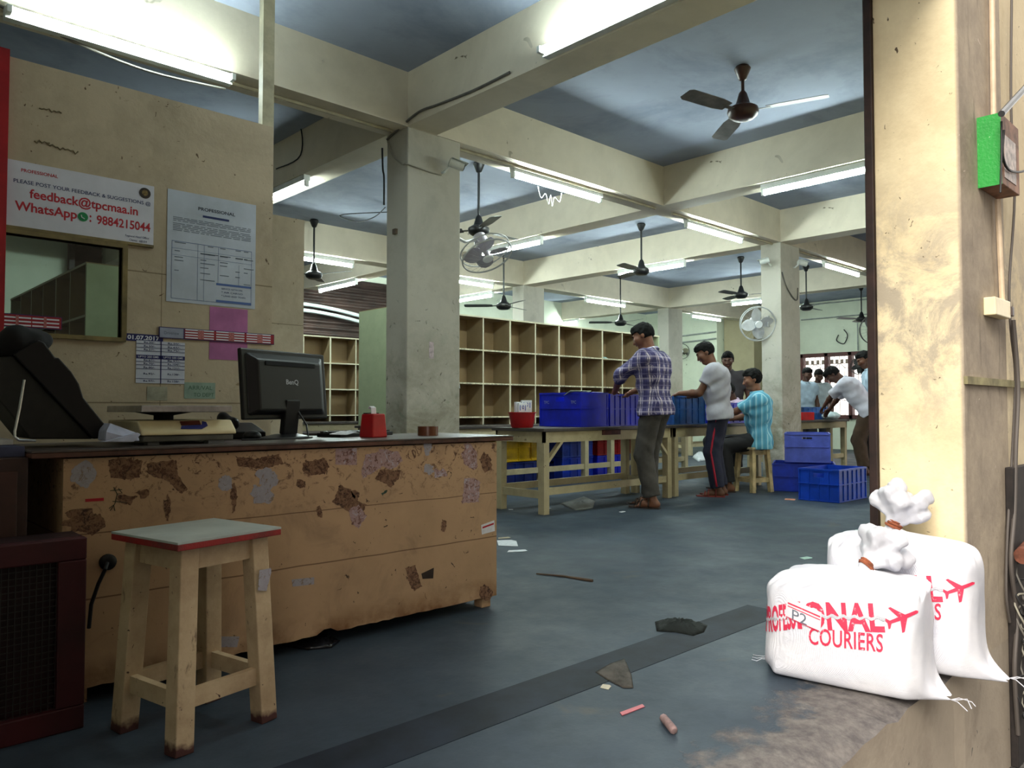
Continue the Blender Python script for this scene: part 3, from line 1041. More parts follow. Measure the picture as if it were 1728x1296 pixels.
# ------------------------------------------------------------------ things on the counter
# tilted black appliance with a wire prop
TB = 2.9
ap = thing('tilted_appliance', 'bulky black appliance casing tilted back on a bent wire prop', 'appliance', tuple(W(120, 745, y=TB)))
pf = [(158, 741), (176, 739), (186, 727), (141, 671), (134, 648), (121, 627), (99, 603), (94, 604), (75, 578), (64, 573), (22, 598)]
build(MB().prism([W(a, b, y=TB) for a, b in pf], (0, .30, 0)), 'casing', blackpl, ap, bevel=.006)
pb = [(52, 741), (156, 741), (23, 601), (2, 602), (-22, 650)]
build(MB().prism([W(a, b, y=TB + .02) for a, b in pb], (0, .26, 0)), 'rear_cover', M('dusty_charcoal_cover', (40, 40, 37), .7, .25, 8), ap, bevel=.005)
build(MB().tube([W(41, 641, y=TB - .02), W(33, 690, y=TB - .03), W(25, 728, y=TB - .04), W(25, 737, y=TB - .04), W(32, 743, y=TB - .04), W(60, 744, y=TB - .035)], .0042, 8), 'wire_prop', steel, ap, smooth=True)
cl = sdf_mesh([ell(W(38, 578, y=3.0), (.075, .09, .05)), ell(W(5, 588, y=3.0), (.08, .08, .04)), ell(W(66, 576, y=3.0), (.03, .05, .03)), ell(W(26, 572, y=2.95), (.04, .05, .045))], .01,
              lambda D, X, Y, Z: D + .006 * np.sin(70 * X) * np.sin(55 * Y + 1) * np.sin(62 * Z))
tag(build(cl, 'bundled_black_cloth', M('black_cloth', (22, 21, 22), .95, .2, 20), smooth='all'), 'crumpled black cloth heaped on top of the tilted black appliance', 'cloth')

pp = MB().prism([W(178, 744, y=2.80), W(236, 744, y=2.80), W(232, 731, y=2.82), W(186, 714, y=2.84), W(180, 728, y=2.80)], (0, .09, 0))
pp.prism([W(172, 746, y=2.79), W(226, 746, y=2.79), W(238, 733, y=2.80), W(232, 730, y=2.8)], (0, .05, 0))
tag(build(pp, 'folded_papers', M('bluish_paper', (178, 182, 204), .8, .1, 12), bevel=.003), 'folded white papers lying between the tilted appliance and the scale', 'papers')
tag(build(MB().box(W(-40, 745, y=2.85).x, W(36, 745, y=2.85).x, 2.8, 3.1, CZ + .001 - .02, CZ + .012), 'blue_ledger', M('slate_blue_cover', (70, 74, 104), .7, .1)), 'slate blue ledger under the wire prop at the left end', 'book')
tag(build(MB().box(W(-40, 745, y=2.9).x, W(28, 745, y=2.9).x, 2.95, 3.2, CZ + .013, CZ + .03), 'paper_stack', paper), 'thin stack of papers on the slate blue ledger', 'papers')

# scale
sx0, sx1 = W(238, 710, y=2.86).x, W(398, 710, y=2.86).x
ws = thing('weighing_scale', 'cream electronic weighing scale with a steel pan on the counter', 'scale', ((sx0 + sx1) / 2, 3.05, CZ))
creampl = M('cream_plastic', (222, 206, 164), .45, .06, 6)
prof = [(2.85, CZ + .035), (2.855, CZ + .05), (2.90, CZ + .088), (3.24, CZ + .088), (3.26, CZ + .035)]
upc = build(MB().prism([(sx0, y, z) for y, z in prof], (sx1 - sx0, 0, 0)), 'upper_casing', creampl, ws, bevel=.006)
build(MB().box(sx0 + .008, sx1 - .008, 2.862, 3.25, CZ + .012, CZ + .034), 'lower_casing', M('grey_scale_base', (110, 112, 106), .5, .15), ws, bevel=.004)
build(MB().box(sx0 + .03, sx0 + .07, 2.88, 2.92, CZ, CZ + .012).box(sx1 - .1, sx1 - .04, 2.87, 2.92, CZ, CZ + .012), 'foot', M('cloudy_foot', (128, 134, 138), .5, .1), ws)
fx = lambda u: sx0 + (sx1 - sx0) * u


def slope(u, v):
    return (fx(u), 2.855 + .045 * v - .0012, CZ + .05 + .038 * v + .0012)


build(MB().prism([slope(.40, .15), slope(.62, .1), slope(.70, .4), slope(.70, .75), slope(.66, .85), slope(.64, .5), slope(.42, .42)], (0, -.001, .001)), 'blue_badge', M('navy_badge', (40, 42, 110), .5, 0), upc)
build(MB().prism([slope(.42, .48), slope(.63, .52), slope(.63, .88), slope(.42, .82)], (0, -.002, .002)), 'display_window', M('dark_red_display', (92, 44, 36), .3, .1), upc)
build(MB().lathe([(.035, CZ + .088), (.035, CZ + .105), (.10, CZ + .117)], 16, ((sx0 + sx1) / 2 - .03, 3.05, 0)), 'pan_support', blackmat, ws)
pan = MB().box(sx0, sx1 - .015, 2.86, 3.26, CZ + .118, CZ + .122)
for a in ((sx0, sx0 + .004, 2.86, 3.26), (sx1 - .019, sx1 - .015, 2.86, 3.26), (sx0, sx1 - .015, 2.86, 2.864), (sx0, sx1 - .015, 3.256, 3.26)):
    pan.box(*a, CZ + .118, CZ + .142)
build(pan, 'steel_pan', steel, ws, bevel=.002)

# monitor
mo = Matrix.Translation(Vector((1.60, 3.13, CZ))) @ Matrix.Rotation(math.radians(19), 4, 'Z')
mn = thing('computer_monitor', 'black flat computer monitor seen from behind on the counter', 'monitor', mat=mo)
tilt = Matrix.Translation(Vector((0, 0, .235))) @ Matrix.Rotation(math.radians(-5), 4, 'X')
mb = MB(tilt)
mb.box(-.255, .255, .0, .02, -.15, .15)
build(mb, 'bezel', blackpl, mn, local=True, bevel=.006)
mb = MB(tilt)
a = [(-.235, .0, -.135), (.235, .0, -.135), (.235, .0, .135), (-.235, .0, .135)]
b = [(-.19, -.03, -.115), (.19, -.03, -.115), (.19, -.03, .10), (-.19, -.03, .10)]
mb.add(a + b, [(0, 1, 5, 4), (1, 2, 6, 5), (2, 3, 7, 6), (3, 0, 4, 7), (4, 5, 6, 7), (3, 2, 1, 0)])
shell = build(mb, 'back_shell', M('glossy_black_shell', (14, 14, 16), .4, .1, 8, spec=.3), mn, local=True, bevel=.008)
build(MB(tilt).box(-.15, .15, -.034, -.029, .078, .096), 'vent_slot', M('vent_shadow_black', (10, 10, 12), .9, 0), shell, local=True)
build(letter(MB(tilt), 'BenQ', (-.035, -.0312, -.005), (.075, 0, 0), (0, 0, .026), .02), 'badge_lettering', M('silver_badge_print', (150, 152, 160), .4, 0), shell, local=True, fixn=False)
build(MB().bar((0, -.012, .02), (0, -.03, .17), .085, .028, (0, 1, 0)), 'stand_neck', blackpl, mn, local=True, bevel=.004)
build(MB(Matrix.Diagonal((1, .75, 1, 1))).lathe([(.13, 0), (.13, .006), (.06, .02)], 28), 'stand_base', M('glossy_black_shell', (0, 0, 0)), mn, local=True, smooth=True)

kb = thing('keyboard', 'black keyboard lying behind the monitor stand', 'keyboard', (2.0, 3.2, CZ), math.radians(19))
build(MB().box(-.2, .2, -.07, .07, 0, .018), 'case', blackpl, kb, local=True, bevel=.003)
for i in range(12):
    for j in range(4):
        if (i + j) % 1 == 0:
            pass
ks = MB()
for i in range(14):
    for j in range(5):
        ks.box(-.19 + i * .027, -.19 + i * .027 + .022, -.062 + j * .025, -.062 + j * .025 + .02, .018, .025)
build(ks, 'keys', M('key_black', (30, 30, 33), .5, .1), kb, local=True)
mo_ = sdf_mesh([ell((1.42, 3.08, CZ + .016), (.033, .055, .024))], .006, lambda D, X, Y, Z: np.maximum(D, CZ + .001 - Z))
tag(build(mo_, 'computer_mouse', M('glossy_black_shell', (0, 0, 0)), smooth='all'), 'glossy black mouse by the left foot of the monitor', 'mouse')
hs = thing('desk_phone', 'small black telephone behind the lower left of the monitor', 'telephone', (1.47, 3.27, CZ))
build(MB().prism([(1.38, 3.2, CZ), (1.38, 3.2, CZ + .03), (1.38, 3.34, CZ + .07), (1.38, 3.34, CZ)], (.16, 0, 0)), 'base', blackpl, hs, bevel=.006)
build(sdf_mesh([cap((1.40, 3.22, CZ + .075), (1.40, 3.33, CZ + .098), .016, .016), ell((1.40, 3.225, CZ + .06), (.024, .024, .02)), ell((1.40, 3.325, CZ + .085), (.024, .024, .02))], .006), 'handset', blackpl, hs, smooth='all')
pts = [mo @ Vector(p) for p in ((.03, -.03, .13), (.06, -.06, .06), (.03, -.10, .008), (-.08, -.12, .006), (-.2, -.10, .006), (-.3, -.05, .006))]
tag(build(MB().tube(pts, .004, 6), 'monitor_cable', blackwire, smooth=True), 'black cable looping from the monitor back onto the counter', 'cable')
tag(build(MB().prism([W(556, 733, y=2.95), W(575, 728, y=3.05), W(602, 729, y=3.05), W(585, 734, y=2.95)], (0, 0, .002)), 'loose_papers', paper), 'few white papers flat on the counter beside the red holder', 'papers')

rx = W(630, 720, y=2.98)
rh = thing('red_holder', 'small red tapered plastic holder with a white paper roll end on the counter', 'holder', (rx.x, 2.98, CZ), math.radians(10))
q = MB()
b0, b1, hh = .046, .038, .108
q.add([(-b0, -b0, 0), (b0, -b0, 0), (b0, b0, 0), (-b0, b0, 0), (-b1, -b1, hh), (b1, -b1, hh), (b1, b1, hh), (-b1, b1, hh)],
      [(3, 2, 1, 0), (4, 5, 6, 7), (0, 1, 5, 4), (1, 2, 6, 5), (2, 3, 7, 6), (3, 0, 4, 7)])
build(q, 'body', redpl, rh, local=True, bevel=.006)
build(MB().box(-.034, .034, .0, .03, hh, hh + .004), 'slot_plate', blackpl, rh, local=True)
st = [(-.014 + .0, -.002 + .0, hh), (-.014, .0, hh + .028), (-.014, .014, hh + .034), (-.014, .024, hh + .022)]
q = MB()
q.prism([(-.014, -.002, hh), (-.014, .0, hh + .028), (-.014, .014, hh + .035), (-.014, .022, hh + .024), (-.014, .019, hh + .022), (-.014, .012, hh + .031), (-.014, .003, hh + .025), (-.014, .001, hh)], (.03, 0, 0))
build(q, 'paper_tail', paper, rh, local=True)
tp = W(722, 725, y=3.0)
tr_ = thing('tape_roll', 'brown parcel tape roll lying flat near the right end of the counter', 'tape', (tp.x, 3.0, CZ))
build(MB().lathe([(.036, 0), (.05, 0), (.05, .045), (.036, .045), (.036, 0)], 32), 'tape', M('brown_tape', (104, 62, 40), .25, .1), tr_, local=True, smooth=True)
build(MB().lathe([(.034, 0), (.0358, 0), (.0358, .045), (.034, .045), (.034, 0)], 32), 'core', M('card_core', (150, 126, 92), .8, .1), tr_, local=True, smooth=True)

# ------------------------------------------------------------------ pigeonhole shelving
NCELL = .452
endpaint = dirty('pale_green_end_panel', (178, 190, 156), (146, 158, 124), (96, 110, 84), 1.8, .5, .6)


def pigeonholes(name, label, m, ncol, nrow, h, depth, group, base=.09, bench=.76, double=2, bd=1.2, leg_dx=1.35):
    """unit along local x, front at local y=0 facing -y, on its own legged bench"""
    o = thing(name, label, 'shelf', mat=m, group=group)
    L = ncol * NCELL
    fr = MB()
    for i in (0, ncol):
        build(MB().box(i * NCELL - .014, i * NCELL + .014, 0, depth, bench, bench + base + nrow * h), 'end_panel', endpaint, o, local=True)
    for i in range(1, ncol):
        w = .026 if i % double == 0 else .018
        fr.box(i * NCELL - w / 2, i * NCELL + w / 2, 0, depth, bench, bench + base + nrow * h)
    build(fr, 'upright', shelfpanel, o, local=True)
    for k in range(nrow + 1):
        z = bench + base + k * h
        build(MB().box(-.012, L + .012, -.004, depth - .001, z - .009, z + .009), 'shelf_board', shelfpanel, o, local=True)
    for k in range(nrow if ncol > 10 else 0):
        for i in range(ncol):
            lip = MB().box(i * NCELL + .03, (i + 1) * NCELL - .03, -.006, -.0045, bench + base + k * h - .006, bench + base + k * h + .007)
            build(lip, 'label_lip', M('pale_shelf_lip', (206, 200, 170), .6, .3, 30), o, local=True)
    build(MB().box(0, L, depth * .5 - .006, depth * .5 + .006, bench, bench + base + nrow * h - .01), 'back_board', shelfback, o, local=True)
    return o


def bench_table(label, m, x0, x1, y0, y1, h, group, legs=None, name='work_table', cat='table', lw=.075, brace=False, topm=None):
    o = thing(name, label, cat, mat=m, group=group)
    build(MB().box(x0 - .03, x1 + .03, y0 - .03, y1 + .03, h - .03, h), 'top', topm or tabletop, o, local=True, bevel=.004)
    build(MB().box(x0, x1, y0, y0 + .025, h - .13, h - .031).box(x0, x1, y1 - .025, y1, h - .13, h - .031)
          .box(x0, x0 + .025, y0, y1, h - .13, h - .031).box(x1 - .025, x1, y0, y1, h - .13, h - .031), 'apron', tablewood, o, local=True)
    for x in (legs or (x0, x1 - lw)):
        for y in (y0 + .002, y1 - lw - .002):
            build(MB().box(x + .002, x + lw - .002, y, y + lw, 0, h - .031), 'leg', tablewood, o, local=True, bevel=.003)
    for y in (y0 + .02, y1 - .05):
        build(MB().box(x0 + lw, x1 - lw, y, y + .03, .17, .235), 'stretcher', tablewood, o, local=True)
    for x in (x0 + .02, x1 - .05):
        build(MB().box(x, x + .03, y0 + lw, y1 - lw, .14, .21), 'stretcher', tablewood, o, local=True)
    if brace:
        build(MB().bar((x0 + .05, y0 + .03, h - .32), (x0 + .28, y0 + .03, h - .1), .028, .045, (0, 1, 0)), 'brace', tablewood, o, local=True)
        build(MB().bar((x1 - .05, y0 + .03, h - .32), (x1 - .28, y0 + .03, h - .1), .028, .045, (0, 1, 0)), 'brace', tablewood, o, local=True)
    return o


T = Matrix.Translation
SX0 = W(861, 543, y=7).x - 4 * NCELL
pigeonholes('pigeonhole_shelf', 'long cream pigeonhole shelf behind the sorting tables, seen square on', T(Vector((SX0, 7.0, 0))), 11, 3, .407, .62, 'pigeonhole shelves')
bench_table('long low bench carrying the middle pigeonhole shelf', T(Vector((0, 0, 0))), SX0 - .0, SX0 + 5.1, 6.55, 7.65, .758, 'shelf benches', [SX0, SX0 + .95, SX0 + 1.9, SX0 + 2.72, SX0 + 3.25, SX0 + 4.1, SX0 + 5.0], 'shelf_bench', 'bench')
B0 = W(557.6, 600, y=10.4).x
pigeonholes('pigeonhole_shelf', 'cream pigeonhole shelf at the back, beneath the dark shutter', T(Vector((B0 - 2 * NCELL, 10.4, 0))), 6, 3, .40, .5, 'pigeonhole shelves')
bench_table('low bench carrying the back pigeonhole shelf', T(Vector((0, 0, 0))), B0 - .95, B0 + 1.85, 10.1, 10.9, .758, 'shelf benches', None, 'shelf_bench', 'bench')
v = W(145, 470, y=6.5)
pigeonholes('pigeonhole_shelf', 'tall cream pigeonhole shelf seen end-on through the booth window', T(Vector((v.x, 6.5 + 6 * NCELL, 0))) @ Matrix.Rotation(-math.pi / 2, 4, 'Z'), 6, 3, .407, W(207, 500, y=6.5).x - v.x + .1, 'pigeonhole shelves')
bench_table('low bench carrying the pigeonhole shelf behind the booth', T(Vector((0, 0, 0))), v.x - .05, v.x + .5, 6.45, 9.3, .758, 'shelf benches', None, 'shelf_bench', 'bench')
v = W(1156, 690, y=9.0)
pigeonholes('pigeonhole_shelf', 'small far pigeonhole shelf between the two standing men', T(Vector((v.x, 9.0, 0))), 3, 1, .40, .4, 'pigeonhole shelves')
bench_table('bench under the small far pigeonhole shelf', T(Vector((0, 0, 0))), v.x - .1, v.x + 1.5, 8.8, 9.45, .758, 'shelf benches', None, 'shelf_bench', 'bench')
cl = sdf_mesh([ell((8.52, 7.12, 1.675), (.09, .07, .03)), ell((8.60, 7.10, 1.67), (.07, .05, .02)), ell((8.47, 7.1, 1.69), (.04, .05, .03))], .008, lambda D, X, Y, Z: np.maximum(D + .004 * np.sin(80 * X) * np.sin(70 * Y), 1.667 - Z))
tag(build(cl, 'crumpled_cloth', M('pale_teal_cloth', (140, 178, 182), .9, .15, 20), smooth='all'), 'crumpled pale teal cloth lying in a pigeonhole of the middle shelf', 'cloth')

# ------------------------------------------------------------------ sorting tables
TH_ = .775
tab1 = bench_table('pale wooden sorting table nearest the counter, red tub on it', T(Vector((0, 0, 0))), 4.93, 6.9, 4.78, 5.42, TH_, 'sorting tables', None, brace=True)
na, nb = W(1017, 723, y=4.77), W(1048, 733, y=4.77)
build(MB().box(na.x, nb.x, 4.774, 4.7795, nb.z, na.z), 'name_plate', M('dark_red_plate', (84, 44, 40), .6, .2, 20), tab1)
bench_table('pale wooden sorting table behind the man in the grey shirt', T(Vector((0, 0, 0))), 6.98, 8.85, 4.8, 5.4, TH_, 'sorting tables')
t3 = W(1406, 786, z=0)
bench_table('far sorting table the man in white bends over', T(Vector((0, 0, 0))), 10.8, 12.52, 5.28, 6.1, .78, 'sorting tables', [10.8, 11.92, 12.44])


def crate(label, loc, rz, L, D, H, mat, group, rib=.012, holes=True, nx=4, ny=3):
    o = thing('plastic_crate', label, 'crate', loc, rz, group)
    b = MB()
    w = .006
    hl, hd = L / 2, D / 2
    b.box(-hl, hl, -hd, hd, 0, w)
    for s in (-1, 1):
        y = s * (hd - w / 2)
        b.box(-hl, hl, y - w / 2, y + w / 2, w, H)
        x = s * (hl - w / 2)
        z0_, z1_ = H * .74, H * .86
        if holes:
            b.box(x - w / 2, x + w / 2, -hd + w, hd - w, w, z0_).box(x - w / 2, x + w / 2, -hd + w, hd - w, z1_, H)
            b.box(x - w / 2, x + w / 2, -hd + w, -.055, z0_, z1_).box(x - w / 2, x + w / 2, .055, hd - w, z0_, z1_)
        else:
            b.box(x - w / 2, x + w / 2, -hd + w, hd - w, w, H)
    build(b, 'tub', mat, o, local=True)
    r = MB()
    for z in (0.004, H * .52, H - .018):
        hh = .016 if z > H * .6 else .010
        for s in (-1, 1):
            y = s * (hd + rib / 2)
            r.box(-hl - rib, hl + rib, y - rib / 2, y + rib / 2, z, z + hh)
            x = s * (hl + rib / 2)
            r.box(x - rib / 2, x + rib / 2, -hd, hd, z, z + hh)
    build(r, 'rim', mat, o, local=True)
    r = MB()
    for i in range(nx + 1):
        x = -hl + L * i / nx
        for s in (-1, 1):
            y = s * (hd + rib * .4)
            r.box(x - .006, x + .006, y - rib * .4, y + rib * .4, .014, H - .018)
    for i in range(ny + 1):
        y = -hd + D * i / ny
        for s in (-1, 1):
            x = s * (hl + rib * .4)
            top = H - .018
            if holes and abs(y) < .05:
                top = H * .72
            r.box(x - rib * .4, x + rib * .4, y - .006, y + .006, .014, top)
    build(r, 'rib', mat, o, local=True)
    return o


LC = .56
v = W(980, 719, y=4.86)
CG = 'plastic crates'
crA = crate('bright blue crate at the left end of the table row, beside the red tub', (v.x + .20, 4.84 + .29, TH_), 0, .40, .54, .335, bluepl3, CG, .008, nx=1, ny=1)
q = MB()
for s, y0_ in (('TPC', 5.34), ('TPC', 4.98)):
    letter(q, s, (v.x + .20 - .2095, y0_, TH_ + .225), (0, -.07, 0), (0, 0, .03), .02)
build(q, 'stencil', M('pale_blue_stencil', (130, 140, 190), .7, 0), crA, fixn=False)
crate('deep blue ribbed crate in front of the man in the plaid shirt', (v.x + .69, 4.84 + .29, TH_), 0, .50, .54, .325, bluepl3, CG, .010, nx=6, ny=4)
crate('pale blue ribbed crate between the plaid-shirted and grey-shirted men', (7.37, 5.08, TH_), 0, .62, .42, .32, blupl4, CG, nx=5)
crate('blue crate on the table beside the seated man in teal', (8.35, 5.1, TH_), 0, .6, .42, .25, bluepl3, CG)
q = W(1416, 850, z=0)
crate('open blue crate on the floor nearest the bags', (q.x + .36, q.y + .22, 0), 0, .66, .41, .335, M('strong_blue_crate_plastic', (16, 66, 186), .4, .15, 5), CG, nx=6, ny=4)
crate('large blue crate on the floor underneath the stacked violet-blue crate', (8.74, 4.20, 0), math.radians(25.5), .62, .66, .32, M('mid_blue_crate_plastic', (20, 56, 184), .42, .15, 5), CG)
crate('violet-blue crate stacked on the large floor crate by the column', (8.71, 4.14, .337), math.radians(25.5), .56, .47, .335, M('violet_blue_crate_plastic', (84, 100, 196), .45, .12, 5), CG, ny=5)
crate('blue crate on the far table beside the red box', (11.62, 5.78, .78), 0, .6, .42, .20, blupl4, CG)
crate('blue crate on the far table behind the bending man', (12.2, 5.78, .78), 0, .6, .42, .20, blupl4, CG)
v = W(878, 780, y=6.8)
crate('blue crate on the floor beneath the yellow crate', (v.x + .03, 6.98, 0), 0, .62, .44, .30, M('navy_crate_plastic', (14, 34, 104), .45, .15), CG)
crate('yellow crate on top of a blue crate under the shelf bench', (v.x + .03, 6.98, .305), 0, .66, .46, .32, yellowpl, CG, nx=3)
for i, (a, label0, m0, label1, m1) in enumerate(((7.62, 'blue floor crate under the shelf bench, left of the red crates', bluepl, 'blue crate stacked under the bench left of the red crates', bluepl2),
                                                  (8.32, 'blue floor crate under the shelf bench beneath the left red crate', bluepl3, 'red crate stacked under the bench, left one', M('red_crate_plastic', (176, 24, 26), .45, .15)),
                                                  (8.98, 'blue floor crate under the shelf bench beneath the right red crate', M('navy_crate_plastic', (0, 0, 0)), 'red crate stacked under the bench, right one', M('dark_red_crate_plastic', (140, 22, 26), .45, .15)))):
    crate(label0, (a, 6.98, 0), 0, .58, .42, .31, m0, CG)
    crate(label1, (a, 6.98, .315), 0, .58, .42, .31, m1, CG)
# red tub with parcels
v = W(881, 716, y=5.12)
o = thing('red_tub', 'red plastic tub holding white printed packets at the table end', 'tub', (v.x, 5.12, TH_))
build(MB().lathe([(.095, 0), (.105, .01), (.125, .135), (.134, .137), (.134, .145), (.12, .145), (.10, .012), (.0, .012)], 28), 'bowl', redpl, o, local=True, smooth=True)
for i, (dx, dy, rz, h_) in enumerate(((-.03, -.03, .1, .21), (.045, -.01, -.1, .235), (0, .05, .3, .22))):
    o = thing('paper_packet', ('white packet with blue marks standing in the red tub, ' + ('front', 'right', 'back')[i] + ' one'), 'packet', (v.x + dx, 5.12 + dy, TH_ + .02), rz, 'packets in the red tub')
    build(MB().box(-.06, .06, -.012, .012, 0, h_), 'envelope', paper, o, local=True, bevel=.003)
    build(MB().box(-.045, -.036, -.014, -.0125, h_ - .07, h_ - .02).box(.03, .038, -.014, -.0125, h_ - .07, h_ - .02).tube([(.0 + .012 * math.cos(k), -.0135, h_ - .04 + .016 * math.sin(k)) for k in [j * .6 for j in range(11)]], .0028, 5), 'blue_print', M('blue_marker', (44, 74, 170), .7, 0), o, local=True)
q = MB().box(11.02, 11.40, 5.30, 5.46, .78, .90)
tag(build(q, 'red_box', M('red_box_plastic', (214, 26, 30), .45, .08), bevel=.006), 'bright red box on the far table beside the column', 'box')
wb = sdf_mesh([ell((12.28, 5.42, .84), (.2, .11, .065)), ell((12.14, 5.42, .83), (.12, .1, .05))], .012, lambda D, X, Y, Z: np.maximum(D + .006 * np.sin(40 * X) * np.sin(34 * Y), .782 - Z))
tag(build(wb, 'white_packet', M('milky_plastic', (196, 212, 214), .5, .08), smooth='all'), 'white plastic packet on the far table near the bending man', 'packet')
for i, (x, y, r, dx, col) in enumerate(((5.78, 4.95, .2, .11, (214, 208, 226)), (5.62, 5.0, -.3, .12, (196, 210, 176)))):
    m = Matrix.Translation(Vector((x, y, 1.085 + .012 * i))) @ Matrix.Rotation(r, 4, 'Z') @ Matrix.Rotation(-.35, 4, 'X')
    tag(build(MB(m).box(-dx, dx, -.08, .08, 0, .004), 'envelope', M('envelope_' + ('lilac', 'green')[i], col, .8, .05)), ('pale lilac' if i == 0 else 'pale green') + ' envelope sticking out of the crates by the plaid-shirted man', 'envelope')

s2 = stool('plain pale wooden stool under the seated man in the teal shirt', (8.1, 4.50, 0), math.radians(-17), .32, .32, .515, None, tablewood, tablewood, M('bare_pale_wood', (206, 182, 134), .7, .2, 6), .05, .03)
# ------------------------------------------------------------------ tube lights
def make_tube(label):
    o = thing('ceiling_tube_light', label, 'light', (0, 0, 0), group='fluorescent tube lights')
    bt = build(MB().box(-.61, .61, -.032, .032, -.055, 0), 'batten', white_enamel, o, local=True, bevel=.003)
    build(MB().tube([(-.585, 0, -.082), (.585, 0, -.082)], .019, 12), 'tube', TUBE, o, local=True, smooth=True)
    for s in (-1, 1):
        build(MB().box(s * .598 - .013, s * .598 + .013, -.02, .02, -.106, -.055), 'lamp_holder', white_enamel, bt, local=True, bevel=.003)
    build(MB().box(.02, .09, -.012, .012, -.066, -.056), 'starter', M('grey_starter', (130, 132, 130), .5, 0), bt, local=True)
    return o


LAMPS = [  # label, axis, pixel of the visible end, +1/-1 towards larger coordinate, fixed plane
    ('bright tube light on the beam above the booth wall, upper left', 'x', W(392, 125, y=4.69).x, -1, 4.69),
    ('tube light under the beam right of the near column', 'x', W(864, 285, y=4.88).x, 1, 4.88),
    ('tube light under the middle beam above the man in plaid', 'x', W(1157, 380, y=4.88).x, 1, 4.88),
    ('tube light under the middle beam right of the second column', 'x', W(1390, 452, y=4.88).x, 1, 4.88),
    ('tube light on the rear beam left of the near column', 'x', W(597, 445, y=9.62).x, -1, 9.62),
    ('tube light on the rear beam just right of the near column', 'x', W(833, 486, y=9.62).x, -1, 9.62),
    ('tube light on the rear beam above the pigeonhole shelf', 'x', W(989, 512, y=9.62).x, 1, 9.62),
    ('tube light on the rear beam near the far corner', 'x', W(1168, 538, y=9.62).x, 1, 9.62),
    ('long bright tube light under the near cross beam, top centre', 'y', W(933, 103, x=3.44).y, -1, 3.44),
    ('tube light on the cross beam behind the booth wall', 'y', W(518, 311, x=3.44).y, 1, 3.44),
    ('tube light over the dark shutter', 'y', W(602, 480, x=6.80).y, 1, 6.80),
    ('tube light behind the wall fan of the near column', 'y', W(915, 408, x=6.80).y, 1, 6.80),
    ('long tube light on the cross beam beside the entrance pillar', 'y', W(1286, 333, x=6.80).y, -1, 6.80),
    ('tube light low beside the near column, above the shelf', 'y', W(832, 515, x=9.38).y, 1, 9.38),
    ('tube light behind the ceiling fan at the picture centre', 'y', W(1044, 482, x=9.38).y, -1, 9.38),
    ('far tube light above the shelf behind the man in plaid', 'y', W(976, 552, x=13.7).y, 1, 13.7),
    ('far tube light by the white wall fan', 'y', W(1235, 518, x=13.7).y, -1, 13.7),
]


def dim_tube(c_):
    c_.data = c_.data.copy()
    c_.data.materials[0] = TUBE_DIM


proto = None
for lab, axis, e, sgn, fixed in LAMPS:
    c = e + sgn * .61
    face = fixed in (4.69, 9.62)
    # mounts: under the beam, or on an angle at the foot of its face
    if axis == 'x':
        m = T(Vector((c, fixed if fixed != 9.62 else 9.64, ZB - (.0 if not face else -.03)))) if fixed != 4.69 else T(Vector((c, 4.70, 3.105)))
        if fixed == 9.62:
            m = T(Vector((c, 9.64, ZB)))
        if fixed == 4.69:
            m = T(Vector((c, YB - .001, 3.035))) @ Matrix.Rotation(math.radians(-90), 4, 'X')
    else:
        m = T(Vector((fixed, c, ZB + .002))) @ Matrix.Rotation(math.pi / 2, 4, 'Z')
        if sgn < 0 and fixed == 3.44:
            m = T(Vector((XA - .001, c, 3.155))) @ Matrix.Rotation(math.pi / 2, 4, 'Z') @ Matrix.Rotation(math.radians(90), 4, 'X')
    if proto is None:
        proto = make_tube(lab)
        proto.matrix_world = m
        first = proto
    else:
        k_ = dup(proto, label=lab, mat=m)
        if lab.startswith('long bright tube light under') or lab.endswith('behind the booth wall'):
            for c_ in k_.children:
                if c_.name.startswith('tube'):
                    dim_tube(c_)

for c_ in proto.children:
    if c_.name.startswith('tube'):
        dim_tube(c_)

# ------------------------------------------------------------------ ceiling fans


def blade_mb(z, r0, r1, w, ang, pitch=.18):
    m = Matrix.Rotation(ang, 4, 'Z') @ T(Vector((0, 0, z))) @ Matrix.Rotation(pitch, 4, 'X')
    b = MB(m)
    b.box(.055, r0 + .03, -.016, .016, -.004, .0)
    b.prism([(r0, -w * .38, 0), (r0 + .1, -w * .5, 0), (r1 - .03, -w * .5, 0), (r1, -w * .36, 0), (r1, w * .36, 0), (r1 - .03, w * .5, 0), (r0 + .1, w * .5, 0), (r0, w * .38, 0)], (0, 0, .004))
    return b


def make_fan(label, x, y, zc, zm, mats, ang=0.3, big=1.0):
    o = thing('ceiling_fan', label, 'fan', (x, y, zc), ang, 'ceiling fans')
    d = zm - zc
    body, bl = mats
    build(MB().lathe([(.012, 0), (.05, -.002), (.062, -.02), (.03, -.10), (.016, -.11)][::-1], 16), 'canopy', body, o, local=True, smooth=True)
    build(MB().tube([(0, 0, -.08), (0, 0, d + .16)], .013, 8), 'down_rod', body, o, local=True, smooth=True)
    build(MB().lathe([(.016, .19), (.03, .17), (.055, .085), (.06, .08)][::-1], 16, (0, 0, d)), 'lower_canopy', body, o, local=True, smooth=True)
    build(MB().lathe([(.03, -.03), (.07, -.025), (.105, .0), (.115, .03), (.11, .055), (.07, .08), (.02, .09)], 24, (0, 0, d)), 'motor', body, o, local=True, smooth=True)
    for k in range(3):
        build(blade_mb(d + .035, .17, .60 * big, .13, k * 2 * math.pi / 3), 'blade', bl, o, local=True)
    return o


darkfan = (M('black_fan_enamel', (17, 17, 19), .45, .15, 10), M('grey_fan_blade', (88, 90, 90), .5, .2, 6))
brownfan = (M('dusty_brown_fan_enamel', (66, 40, 30), .4, .25, 10), M('brown_fan_blade', (118, 114, 112), .5, .2, 6))


